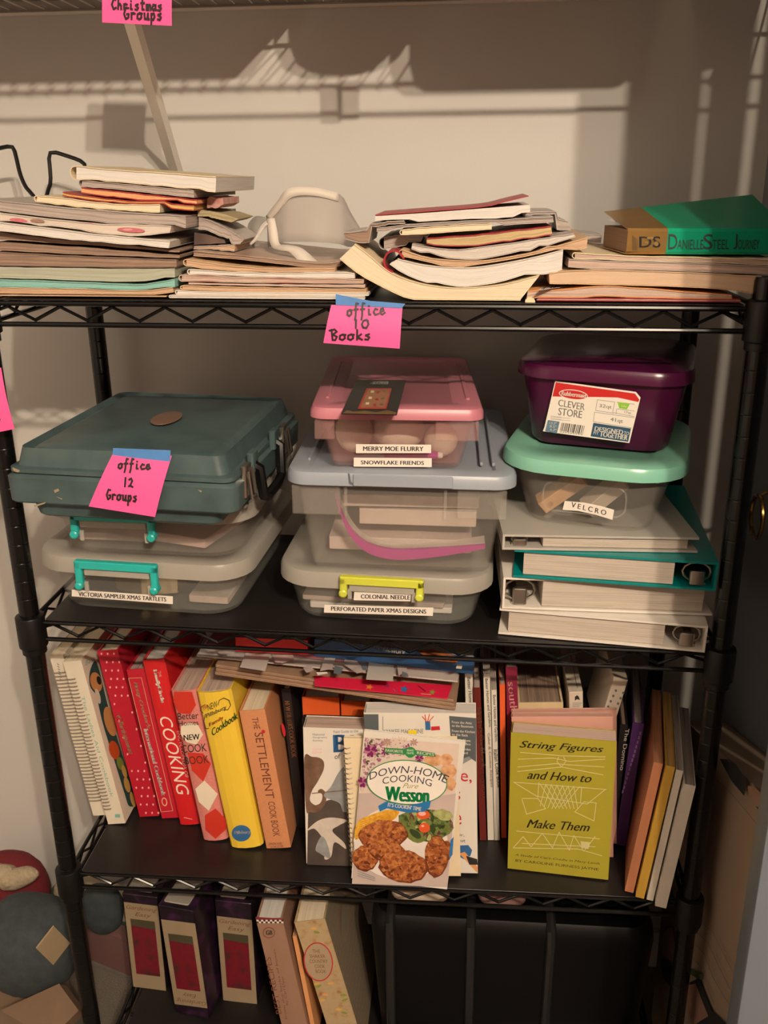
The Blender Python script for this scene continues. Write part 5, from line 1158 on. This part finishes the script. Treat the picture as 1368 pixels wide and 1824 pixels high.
for p in ([(485, 1167), (522, 1167), (524, 1174), (504, 1182), (490, 1180)], [(578, 1172), (598, 1172), (590, 1192), (570, 1196)], [(614, 1174), (636, 1178), (652, 1196), (636, 1200), (612, 1184)], [(706, 1182), (726, 1184), (724, 1196), (710, 1204)], [(385, 1160), (408, 1162), (400, 1172)], [(540, 1190), (552, 1184), (560, 1194), (546, 1199)]): pr.poly(p, m_qw)
for p in ([(640, 1180), (652, 1180), (655, 1194), (646, 1194)], [(716, 1196), (726, 1200), (728, 1206), (716, 1206)], [(596, 1186), (612, 1190), (606, 1202), (594, 1200)]): pr.poly(p, m_slate)
pr.poly([(563, 1198), (582, 1197), (584, 1200), (566, 1203)], m_pale)
pr.put('bag_print', o)
# red and blue books on the pile
Mq = M; A = onp(420, 1160, Mq @ V((0, 0, .0138)), Mq.col[2].to_3d()); B = onp(548, 1166, Mq @ V((0, 0, .0138)), Mq.col[2].to_3d()); w = (B-A).length; H = .022
book('hardback', 'red hardback lying under the second tier on the patchwork bag', frame(A, B-A, Mq.col[2].to_3d()), w, .12, H, c_red2, p_white)
Mq = M; A = onp(560, 1168, Mq @ V((0, 0, .0138)), Mq.col[2].to_3d()); B = onp(843, 1201, Mq @ V((0, 0, .0138)), Mq.col[2].to_3d()); M = frame(A, B-A, Mq.col[2].to_3d()); w = (B-A).length; H = .026
m_eb = blotch('encyclopedia_blue', [(.012, .05, .14), (.02, .075, .20)], 20, .35)
o = book('encyclopedia', 'blue needlework encyclopedia lying on top of the pile', M, w, .15, H, m_eb, p_white, soft=True)
pr = Print(M @ V((0, 0, H+.0004)), M.col[2].to_3d()); pr.text('encyclopedia', (573, 1138), (640, 1152), (574, 1127), m_pale, .01).text('of', (648, 1153), (658, 1156), (649, 1145), m_pale, 0, .3).text('needlework', (664, 1156), (722, 1168), (665, 1144), m_pale, .01)
pr.poly([(742, 1160), (770, 1158), (822, 1172), (812, 1182), (770, 1176)], blotch('orange_art', [(.40, .06, .02), (.55, .18, .05), (.2, .05, .03)], 60, .4)); pr.poly([(814, 1184), (824, 1184), (822, 1192), (812, 1191)], m_pale); pr.put('spine_print', o)
# -- narrow spines ------------------------------------------------------
m_bhw = mat('off_white_spine', (.72, .68, .60), .4)
Ln = [('cookbook', 'white spine half hidden behind the household handbook, left of the maroon book', (836, 1490), (849, 1493), (828, 1200), m_bhw, [('Better Homes', (832, 1206), (836, 1256), 6, m_bk)]),
 ('cookbook', 'maroon hardback with gold title beside the white magazine cookbooks', (855, 1496), (867, 1498), (843, 1225), mat('maroon_cover', (.13, .015, .012), .4), [('Meals & Cookbook', (849, 1262), (858, 1368), 8, m_goldp), ('Edition', (857, 1378), (861, 1420), 5, m_goldp)]),
 ('cookbook', 'white spined cake and cookie recipe book with pink title', (869, 1496), (880, 1497), (861, 1200), m_bhw, [('Better Homes and Gardens.', (864, 1209), (871, 1296), 5, m_bk), ('Cake & Cookie Recipes', (867, 1306), (873, 1402), 6, mat('salmon_print', (.60, .24, .14), .5))]),
 ('cookbook', 'white spined Italian cook book with bold black title', (881, 1497), (890, 1497), (875, 1229), m_bhw, [('Better Homes and Gardens.', (878, 1238), (882, 1322), 5, m_bk), ('Italian Cook Book', (879, 1335), (886, 1403), 7, m_bk)]),
 ('cookbook', 'narrow orange spine between the Italian cook book and the magenta book', (893, 1492), (902, 1493), (890, 1219), m_or, []),
 ('cookbook', 'magenta southern cookbook behind the green string figures book', (907, 1487), (926, 1488), (901, 1188), mat('magenta_cover', (.22, .012, .045), .4), [('southern', (904, 1215), (912, 1300), 13, m_pinkp)])]
for nm, lab, bl, br, tl, m, tx in Ln:
    o, M, t, H, Wd = spine(nm, lab, bl, br, tl, .19, m, p_grey, soft=True); pr = face_print(M, .0002)
    for s, a, b, r, mm in tx: down(pr, s, a, b, r, mm, .008)
    if tx: pr.put('spine_print', o)
o, M, t, H, Wd = spine('old_book', 'thick cream spined old book with grey page tops behind the pink pads', (928, 1484), (1004, 1488), (923, 1252), .16, mat('aged_cream_cover', (.60, .47, .28), .55, var=.08), p_brown, bt=.003)
def box_thing(name, label, cat, M, w, d, h, m, parts=(), r=.002, group=None, bname='body'):
    o = thing(name, label, cat, M, group); g = G(); g.rbox(M, 0, w, 0, d, 0, h, r=r, ch=.0008, n=2); link(bname, g, m, o, smooth=.5); return o
M, t, H = spine_frame((1018, 1488), (1042, 1489), (1013, 1233), z3(.29)); m_wb = mat('white_carton', (.62, .54, .44), .5)
o = box_thing('card_box', 'white upright carton with a black heart behind the pink pads', 'box', M, t, .14, H, m_wb); pr = face_print(M, .0)
pr.poly([(1028, 1238), (1031, 1241), (1033, 1247), (1028, 1245), (1024, 1248), (1024, 1241)], m_bk)
for i in range(4): pr.line([(1020, 1252+i*3), (1036-i*2, 1252.5+i*3)], .8, m_slate)
pr.ell((1026, 1268), 7, 4, m_slate, 12); pr.put('front_print', o); g = G(); g.box(M, t*.65, t*.68, .01, .13, H, H+.0008); link('flap_seam', g, m_slate, o)
a = at(1046, 1490, .12); a.z = z3(a.x); ht = at(1070, 1322, .12).z-a.z
o = box_thing('black_box', 'black upright box under the spotted game box', 'box', frame((a.x, .125, a.z), (1, 0, .007)), .031, .15, ht, mat('black_cover', (.012, .011, .013), .45))
A = at(1062, 1324, .11); A.z = a.z+ht+.004; C = at(1094, 1218, .11); up = (C-A).normalized(); x = V((1, 0, 0)); x = (x-up*x.dot(up)).normalized(); y = up.cross(x); M = Matrix(((x.x, y.x, up.x, A.x), (x.y, y.y, up.y, A.y+.012), (x.z, y.z, up.z, A.z), (0, 0, 0, 1)))
t = .021; o = box_thing('game_box', 'ivory game box with black pips leaning right near the purple book', 'box', M @ T(0, 0, .004), t, .12, (C-A).length, m_wb); pr = face_print(M @ T(0, 0, .004), .0)
for i in range(4):
    for k in range(2): pr.ell((1097+k*13-i*4.6, 1230+k*4+i*9.5), 2.2, 2.6, m_slate, 8)
pr.put('pips', o)
o, M, t, H, Wd = spine('book', 'black paperback with white spine title left of the purple book', (1083, 1494), (1096, 1496), (1105, 1291), .17, mat('black_cover', (.012, .011, .013), .45), p_brown, group='game books', yaw=.10)
pr = face_print(M, .0002); down(pr, 'The Domino', (1114, 1298), (1104, 1372), 7, m_pale); pr.put('spine_print', o)
o, M, t, H, Wd = spine('book', 'purple paperback leaning right beside the salmon pads', (1095, 1505), (1114, 1508), (1127, 1289), .17, mat('purple_cover', (.07, .02, .13), .4), p_grey, group='game books', yaw=.14)
pr = face_print(M, .0002)
for i in range(14): pr.line([(1141-i*2.4, 1304+i*8), (1140.2-i*2.4, 1308+i*8)], 3, mat('mauve_print', (.25, .15, .32), .5))
pr.put('spine_print', o)
# pink pads behind, green string book in front
c_pp = mat('pink_pad_cover', (.56, .30, .24), .5)
for lab, bl, br, tl, back, t in (('dusty pink pad behind the green string book, further back of the two', (920, 1502), (1098, 1513), (911, 1269), .006, .010), ('dusty pink pad directly behind the green string book', (920, 1524), (1092, 1537), (911, 1277), .012, .012)): fb('paper_pad', lab, bl, br, tl, back, t, c_pp, pages('pink_pages', (.56, .33, .27), .85), soft=True, group='pink pads', cat='pad')
o, M, w, H = fb('string_book', 'olive green paperback on string figures standing front right', (904, 1548), (1083, 1571), (910, 1306), .010, .030, mat('olive_cover', (.34, .30, .028), .35, var=.04), pages('dusty_pages', (.58, .44, .37), .85), soft=True, group=None)
pr = face_print(M, .0001); m_str = mat('pale_string', (.56, .52, .26), .5); m_dk2 = mat('dark_olive_ink', (.035, .035, .015), .5)
for s, p, q, h, b in (('String Figures', (925, 1335), (1074, 1344), 16, .012), ('and How to', (939, 1387), (1053, 1394), 15, .012), ('Make Them', (938, 1474), (1050, 1481), 15, .012)): pr.text(s, p, q, (p[0]+1, p[1]-h), m_dk2, b, .35)
pr.text("A Study of Cat's-Cradle in Many Lands", (917, 1525), (1069, 1541), (917, 1520), m_dk2, 0, .3); pr.text('BY CAROLINE FURNESS JAYNE', (918, 1536), (1066, 1552), (918.5, 1530), m_dk2)
L2 = [[(927, 1340), (1000, 1346), (1078, 1348)], [(923, 1352), (985, 1350), (1015, 1356), (1078, 1352)], [(922, 1366), (990, 1360), (1012, 1362), (1076, 1366)], [(922, 1374), (1000, 1366), (1074, 1380)], [(995, 1348), (992, 1356), (1000, 1366), (1008, 1356), (1004, 1348)],
 [(915, 1393), (1080, 1406)], [(915, 1393), (956, 1418), (1046, 1432), (1078, 1406)], [(930, 1422), (958, 1422), (972, 1440), (938, 1450), (930, 1424)], [(1040, 1428), (1062, 1430), (1058, 1462), (1024, 1446), (1040, 1428)], [(958, 1420), (960, 1394)], [(1034, 1430), (1036, 1402)],
 [(920, 1480), (1068, 1494)], [(914, 1510), (932, 1490), (946, 1508), (966, 1484), (984, 1510), (996, 1482), (1014, 1514), (1022, 1488), (1040, 1516), (1060, 1490)], [(914, 1510), (1030, 1512), (1072, 1524)], [(930, 1502), (1060, 1508)]]
for i in range(7): L2.append([(962+i*10, 1396+i*.7), (980+i*6.5+10, 1440)]); L2.append([(972+i*10, 1397+i*.7), (962+i*7, 1440-abs(i-3)*1.5)])
for l_ in L2: pr.line(l_, 1.3, m_str)
pr.poly([(1034, 1498), (1052, 1500), (1048, 1512), (1036, 1510)], m_str); pr.put('cover_print', o)
# leaning notebooks at the right end
GN = 'notebooks leaning at the right end of the third tier'
for lab, bl, br, tl, cm, pm in (('salmon paper pad leaning at the right, left of the yellow notebook', (1112, 1591), (1128, 1594), (1164, 1363), mat('salmon_card', (.50, .20, .10), .55), pages('salmon_pages', (.48, .22, .12), .6)),
  ('yellow notebook leaning at the right between salmon pad and white notebooks', (1131, 1601), (1147, 1605), (1186, 1369), mat('mustard_card', (.60, .36, .05), .5), pages('salmon_pages2', (.55, .34, .12), .6)),
  ('thin white notebook leaning right next to the yellow one', (1151, 1606), (1163, 1608), (1204, 1376), c_white, p_grey), ('thick white notebook rightmost on the third tier, touching the post', (1166, 1618), (1186, 1621), (1218, 1402), c_white, p_grey)):
    spine('notebook', lab, bl, br, tl, .20, cm, pm, soft=True, cat='notebook', group=GN, yaw=.17)
# ------------------------------------------------------------------ lowest tier
Z4 = SH[3][0]+LT+.0005
def low(tl, l2, tr, Y):
    c = at(*tl, Y); d = at(*l2, Y); k = (c.z-Z4)/(c.z-d.z); a = c+(d-c)*k; up = (c-a); e = at(*tr, Y); x = V((1, 0, 0)); u = up.normalized(); x = (x-u*x.dot(u)).normalized(); y = u.cross(x)
    return Matrix(((x.x, y.x, u.x, a.x), (x.y, y.y, u.y, a.y), (x.z, y.z, u.z, a.z), (0, 0, 0, 1))), (e-c).dot(x), up.length
m_vp = blotch('dark_flower_sleeve', [(.006, .005, .007), (.012, .006, .014), (.05, .012, .055)], 60, .35); m_vl = mat('cream_sleeve', (.30, .235, .15), .5); m_vr = blotch('red_flower_photo', [(.03, .028, .014), (.13, .010, .02), (.17, .008, .016), (.10, .012, .035)], 45, .4)  # cream sleeve darkened to stand in for shade on the lowest tier
for lab, bl, br, tl, yt0, yb0, flip, pos in (('cream and red gardening slipcase, leftmost and furthest back of three', (236, 1757), (298, 1765), (217, 1592), 1606, 1757, 0, 0), ('gardening slipcase standing upside down, middle of three', (312, 1803), (374, 1818), (281, 1612), 1637, 1788, 1, 1), ('gardening slipcase with purple top, right one of three', (396, 1781), (460, 1788), (382, 1604), 1631, 1781, 0, 2)):
    a, b = atz(*bl, Z4), atz(*br, Z4); c = at(*tl, a.y); H = (c-a).length; up = (c-a).normalized(); x = (b-a)*.97; w = x.length; x = (x-up*x.dot(up)).normalized(); y = up.cross(x); M = Matrix(((x.x, y.x, up.x, a.x), (x.y, y.y, up.y, a.y), (x.z, y.z, up.z, a.z), (0, 0, 0, 1)))
    if x.z < 0: M.translation.z -= x.z*w
    o = box_thing('slipcase', lab, 'slipcase', M, w, .10, H, m_vp, group='gardening slipcases', bname='sleeve')
    g = G(); g.rbox(M, .006, w-.012, .008, .085, H, H+.003, r=.004, ch=.001); link('tape_shell', g, mat('grey_shell', (.30, .28, .24), .5), o)
    pr = face_print(M, .0)
    def q(u, v):   # u across, v from the top of the cream panel down
        L0, L1 = tl[0]+(bl[0]-tl[0])*(yt0-tl[1])/(bl[1]-tl[1]), tl[0]+(bl[0]-tl[0])*(yb0-tl[1])/(bl[1]-tl[1]); wt, wb = (br[0]-bl[0])*1.04, (br[0]-bl[0])
        return (L0+(L1-L0)*v+u*(wt+(wb-wt)*v), yt0+(yb0-yt0)*v+u*8)
    pr.poly([q(.03, 0), q(.97, 0), q(.97, 1), q(.03, 1)], m_vl); v0, v1 = (.19, .84) if not flip else (.16, .81)
    pr.poly([q(.16, v0), q(.84, v0), q(.84, v1), q(.16, v1)], m_vr); pr.poly([q(.16, v0), q(.84, v0), q(.84, v0+.1), q(.16, v0+.08)], mat('hedge_print', (.06, .055, .03), .5))
    if not flip: pr.text('Gardening', q(.08, .09), q(.92, .09), q(.09, .03), m_sb, 0, .3); pr.text('Easy', q(.3, .165), q(.75, .165), q(.31, .105), m_sb, 0, .3)
    else: pr.text('Gardening', q(.95, .915), q(.1, .915), q(.94, .975), m_sb, 0, .3); pr.text('Easy', q(.7, .84), q(.3, .84), q(.69, .90), m_sb, 0, .3)
    pr.put('cover_print', o)
m_pk = mat('peach_cover', (.30, .175, .12), .5)  # peach darkened in place of the shade down here
M, t, H = low((456, 1638), (501, 1822), (504, 1641), .065)
o = book('cookbook', 'peach best recipes hardback with a checkered band, lowest tier', M, t, .19, H, m_pk, p_white, group='cookbooks on the lowest tier'); pr = face_print(M, .0002)
pr.poly([(455, 1633), (505, 1636), (505, 1641), (456, 1638)], mat('wine_cloth', (.20, .02, .03), .5))
for i in range(12):
    for k in range(2): pr.poly([(457+i*4+2*k*0, 1638+k*3), (461+i*4, 1638.2+k*3), (461+i*4, 1641.2+k*3), (457+i*4, 1641+k*3)], m_bk if (i+k) % 2 else m_pale)
pr.ell((479, 1661), 11, 10, m_sb, 18).ell((479, 1661), 9.6, 8.6, m_pk, 18).text('GB', (474, 1665), (485, 1665), (474, 1657), m_bk, .02)
pr.text('BEST RECIPES', (502, 1805), (482, 1704), (492, 1806), m_sb); pr.text('by Carl Dyer', (515, 1790), (506, 1738), (509, 1790), m_sb); pr.text('from the backs of boxes', (512, 1815), (490, 1690), (508, 1815), m_sb); pr.put('spine_print', o)
M, t, H = low((521, 1668), (552, 1822), (529, 1669), .075); book('pamphlet', 'thin orange pamphlet between two cookbooks on the lowest tier', M, t, .17, H, c_orange, p_tan, soft=True, group='cookbooks on the lowest tier')
M, t, H = low((524, 1643), (581, 1822), (579, 1637), .055)
m_fi = blotch('leaf_sprinkle', [(.40, .30, .18), (.42, .32, .19), (.40, .29, .15), (.32, .13, .05)], 70, .5)
o = book('cookbook', 'cream patterned cookbook with an oval label on its spine, lowest tier', M, t, .2, H, m_fi, p_cream, group='cookbooks on the lowest tier'); pr = face_print(M, .0002)
pr.ell((567, 1713), 26, 35, m_rprint, 30, -.15).ell((567, 1713), 24, 33, mat('oval_cream', (.38, .29, .19), .5), 30, -.15)
for i, s in enumerate(('THE', 'SHAKER', 'COUNTRY', 'COOK', 'BOOK')): pr.text(s, (567-len(s)*2.3-3+i*2, 1697+i*9), (567+len(s)*2.3-3+i*2, 1697+i*9), (567-len(s)*2.3-4+i*2, 1691+i*9), m_sb)
random.seed(3)
for i in range(26):
    v = random.random(); u = random.random(); x = 528+u*48+v*58; y = 1650+v*170
    if abs(x-567) < 28 and abs(y-1713) < 38: continue
    pr.ell((x, y), 6, 2.4, [m_mel, m_corn, m_pep][i % 3], 8, random.uniform(-.4, .2))
pr.put('spine_print', o)
pr = Print(M @ V((t, 0, 0)), M.col[0].to_3d()); m_das = mat('rust_dash', (.30, .15, .07), .5); m_rbg = mat('grey_linen', (.20, .175, .125), .6)
c = [M @ V((t, y, z)) for y, z in ((0, 0), (.2, 0), (.2, H), (0, H))]; pr.poly([proj(p) for p in c], m_rbg)
for k in range(14):
    for j in range(16):
        p = M @ V((t, .01+.19*k/14, H*(.03+.95*j/16))); x, y = proj(p); pr.line([(x, y), (x-1, y+6)], 1.5, m_das)
pr.ell((613, 1634), 8, 42, m_das, 24, .05).ell((613, 1634), 6.6, 40, m_rbg, 24, .05); pr.put('cover_print', o)
# black ribbed tote
m_tote = mat('black_gloss_plastic', (.0025, .0025, .003), .42, spec=.22)
x0 = at(662, 1700, .06).x; x1 = at(1165, 1700, .06).x
o = thing('black_tote', 'black ribbed plastic tote filling the right half of the lowest tier', 'tote', T((x0+x1)/2, .06, Z4)); zt = at(900, 1652, .05).z
g = G(); R = []
for z, d in ((Z4, .02), (Z4+.01, .012), (Z4+.10, .006), (zt-.03, -.002), (zt-.012, .0), (zt, .008)): R.append([V((p[0], p[1], z)) for p in rrect(x0+d, x1-d, .055+d, .31-d, .03, 6)])
g.loft(R); link('body', g, m_tote, o, smooth=.8)
for px in (695, 838, 980):
    x = at(px, 1700, .05).x; g = G(); g.tube([(x, .060, Z4+.012), (x, .0575, Z4+.10), (x, .0495, zt-.03), (x, .052, zt-.006), (x, .075, zt+.002), (x, .27, zt+.002)], .0075, 8); link('rib', g, mat('black_rib_plastic', (.010, .010, .0105), .36, spec=.9), o)
g = G(); g.tube([(x0+.03, .30, zt+.001), (x1-.03, .30, zt+.001)], .004, 6); link('back_lip', g, m_tote, o)
for lab, a, b, m, dz in (('folded cream cloth on the black tote, left piece', (692, 1640), (800, 1646), mat('cream_cloth', (.46, .38, .30), .9, bump=.4, bs=60), 0), ('folded rosy cloth on the black tote, right piece', (852, 1640), (940, 1646), mat('rose_cloth', (.20, .11, .10), .9, bump=.4, bs=60), 0)):
    P, Q = atz(*a, zt+.01), atz(*b, zt+.01); g = G(); g.rbox(ID, P.x, Q.x, .078, .17, zt+.0085, zt+.030, r=.02, ch=.006, n=4); tag(link('folded_cloth', g, m, smooth=1), lab, 'cloth', 'folded cloths on the tote')
# ------------------------------------------------------------------ clutter on the floor at the left (some colours darkened in place of shade)
def blob(name, label, cat, C, r, m, rot=0, sq=1.0, lump=.0, group=None):
    g = G(); Q = T(*C) @ Matrix.Rotation(rot, 4, 'Y'); n = 20; R = []
    for i in range(11):
        w = -math.pi/2+math.pi*i/10; cw = max(.02, math.cos(w)); R.append([Q @ V((r[0]*cw**sq*math.cos(2*math.pi*k/n)*(1+lump*math.sin(3*k*.314+i)), r[1]*cw**sq*math.sin(2*math.pi*k/n)*(1+lump*math.cos(2*k*.628+i*2)), r[2]*math.sin(w)*(1+lump*math.sin(k*.9)))) for k in range(n)])
    g.loft(R); return tag(link(name, g, m, smooth=2.5), label, cat, group)
m_fur = blotch('cream_plush', [(.30, .24, .16), (.40, .33, .23)], 150, .95, bump=.8)
zc_ = -.80
cb = box_thing('carton', 'tan cardboard carton on the floor left of the rack', 'carton', frame((-.93, -.02, FLOOR+.001), (1, .0, 0)), .36, .20, .115, mat('cardboard', (.17, .115, .075), .8, var=.06, bump=.1))
g = G(); Mc = frame((-.93, -.02, FLOOR+.001), (1, 0, 0)); g.box(Mc, .0, .36, -.06, .0, .114, .117); link('flap', g, mat('cardboard', (.17, .115, .075)), cb)
P = at(55, 1668, .10); blob('cushion', 'slate blue fleece cushion on the floor pile left of the rack', 'cushion', (P.x-.015, .12, P.z-.035), (.088, .075, .082), blotch('slate_fleece', [(.026, .036, .040), (.042, .054, .058)], 60, .95, bump=.5), .1, .75, .03)
P = at(118, 1640, .14); blob('cushion', 'small slate blue cushion end beside the rack post', 'cushion', (P.x+.02, .235, P.z-.06), (.04, .03, .05), MATS['slate_fleece'], 0, .75, .03)
P = at(15, 1600, .25); blob('cushion', 'crimson cushion behind the slate cushion at the left wall', 'cushion', (P.x-.03, .315, P.z-.035), (.075, .05, .075), mat('crimson_fabric', (.13, .007, .013), .85, bump=.3), 0, .7)
P = at(30, 1563, .28); pt = thing('plush_toy', 'cream plush toy limb lying over the crimson cushion', 'plush toy', T(*P)); g = G()
g.tube([at(p.x, p.y, .235) for p in smooth_poly([(-30, 1556), (5, 1560), (25, 1566), (45, 1560), (68, 1556)], 14)], [.018, .02, .021, .021, .02, .021, .022, .021, .02, .019, .018, .017, .015, .011, .004], 12); link('arm', g, m_fur, pt, smooth=2)
g = G(); g.tube([at(p.x, p.y, .225) for p in smooth_poly([(16, 1566), (12, 1576), (14, 1584)], 6)], [.014, .014, .013, .012, .011, .008, .003], 10); link('paw', g, m_fur, pt, smooth=2)
# cards and paper bag
A = at(65, 1690, .04); B = at(96, 1650, .06); C = at(125, 1680, .08); g = G(); D_ = A+(C-B); nrm = (B-A).cross(C-A).normalized()*.003
g.loft([[A, B, C, D_], [A+nrm, B+nrm, C+nrm, D_+nrm]]); cd = tag(link('greeting_card', g, mat('shaded_cream_card', (.30, .23, .14), .6)), 'cream card standing askew against the slate cushion', 'card')  # card cream darkened to stand in for shade near the floor
A, B, C, D_ = at(0, 1800, .0), at(105, 1752, .03), at(140, 1800, .0), at(90, 1850, -.05); g = G(); nrm = (B-A).cross(C-A).normalized()*.03
g.loft([[A, B, C, D_], [p+nrm for p in (A, B, C, D_)]]); pg = link('paper_bag', g, mat('kraft_paper', (.15, .095, .06), .7, var=.08, bump=.15, bs=40)); tag(pg, 'flat brown paper bag with a red spot low at the left', 'bag')
pr = Print(A-nrm*0+nrm, nrm); pr.ell((78, 1812), 20, 14, m_rprint, 14, -.4); pr.put('red_spot', pg)
Q = frame((-.66, .325, FLOOR+.001), (.94, -.34, 0)); tt = thing('floor_tote', 'clear tote with green lid edge and crimson contents on the floor behind the left post', 'tote', Q)
tub(tt, Q, .195, .065, .155, .006, .02, m_clear); g = G(); g.rbox(Q, .010, .185, .011, .055, .004, .10, r=.012, ch=.005); link('crimson_contents', g, mat('crimson_fabric', (.13, .007, .013), .85), tt)
lid(tt, Q, .195, .065, .155, .012, .004, .02, mat('pale_lid', (.42, .36, .26), .5), 0); g = G(); g.tube([Q @ V((p[0], p[1], .157)) for p in rrect(-.005, .200, -.005, .070, .022, 4)], .003, 6, closed=True); link('lid_edge', g, mat('dark_green_edge', (.03, .07, .045), .5), tt)
# ------------------------------------------------------------------ floral bag at the right wall
fbg = thing('floral_bag', 'beige floral tote bag standing against the side wall right of the rack', 'bag', T(.51, .05, FLOOR)); xf = .478
m_can = mat('beige_canvas', (.30, .22, .16), .8, var=.05, vs=9, bump=.1)
g = G(); R = []
zt_ = -.208
for z, d in ((FLOOR+.001, .004), (FLOOR+.02, .0), (-.6, -.002), (-.42, .0), (zt_, .003)): R.append([V((p[0], p[1], z+(.36*(.1-p[1]) if z == zt_ else 0))) for p in rrect(xf+d, .543-d*.2, -.20+d, .262-d, .012, 4)])
g.loft(R); link('body', g, m_can, fbg, smooth=.8)
pr = Print(V((xf-.0045, 0, 0)), V((1, 0, 0))); m_lin = mat('brown_line', (.13, .09, .07), .6); m_lf = mat('black_leaf', (.018, .018, .02), .6); m_pf = mat('rose_petal', (.30, .17, .13), .6, var=.15, vs=40); m_gl = mat('green_leaf_print', (.06, .09, .03), .6)
for l_ in ([(1278, 1390), (1300, 1410), (1330, 1445), (1366, 1490)], [(1236, 1655), (1262, 1680), (1280, 1720), (1300, 1760), (1320, 1790)], [(1234, 1676), (1255, 1700), (1270, 1740), (1290, 1775), (1318, 1815)], [(1234, 1705), (1248, 1722), (1258, 1750), (1272, 1790)], [(1245, 1640), (1270, 1660), (1290, 1700), (1310, 1740)]): pr.line(l_, 1.0, m_lin)
for p, m in (([(1282, 1352), (1296, 1352), (1330, 1396), (1326, 1418), (1304, 1392)], m_lf), ([(1296, 1350), (1312, 1362), (1332, 1392), (1322, 1392)], m_lf), ([(1346, 1436), (1370, 1442), (1372, 1468)], m_lf), ([(1332, 1400), (1345, 1402), (1372, 1430), (1360, 1440), (1336, 1422)], m_pf),
  ([(1228, 1750), (1246, 1742), (1252, 1760), (1268, 1800), (1300, 1830), (1240, 1830)], m_lf), ([(1226, 1755), (1240, 1752), (1248, 1775), (1262, 1810), (1236, 1826), (1224, 1800)], m_pf), ([(1228, 1724), (1252, 1736), (1250, 1746), (1226, 1734)], m_gl), ([(1180, 1660), (1198, 1650), (1204, 1690), (1196, 1712), (1180, 1700)], m_pf), ([(1176, 1708), (1200, 1722), (1196, 1760), (1180, 1740)], m_lf)): pr.poly(p, m)
pr.put('floral_print', fbg)
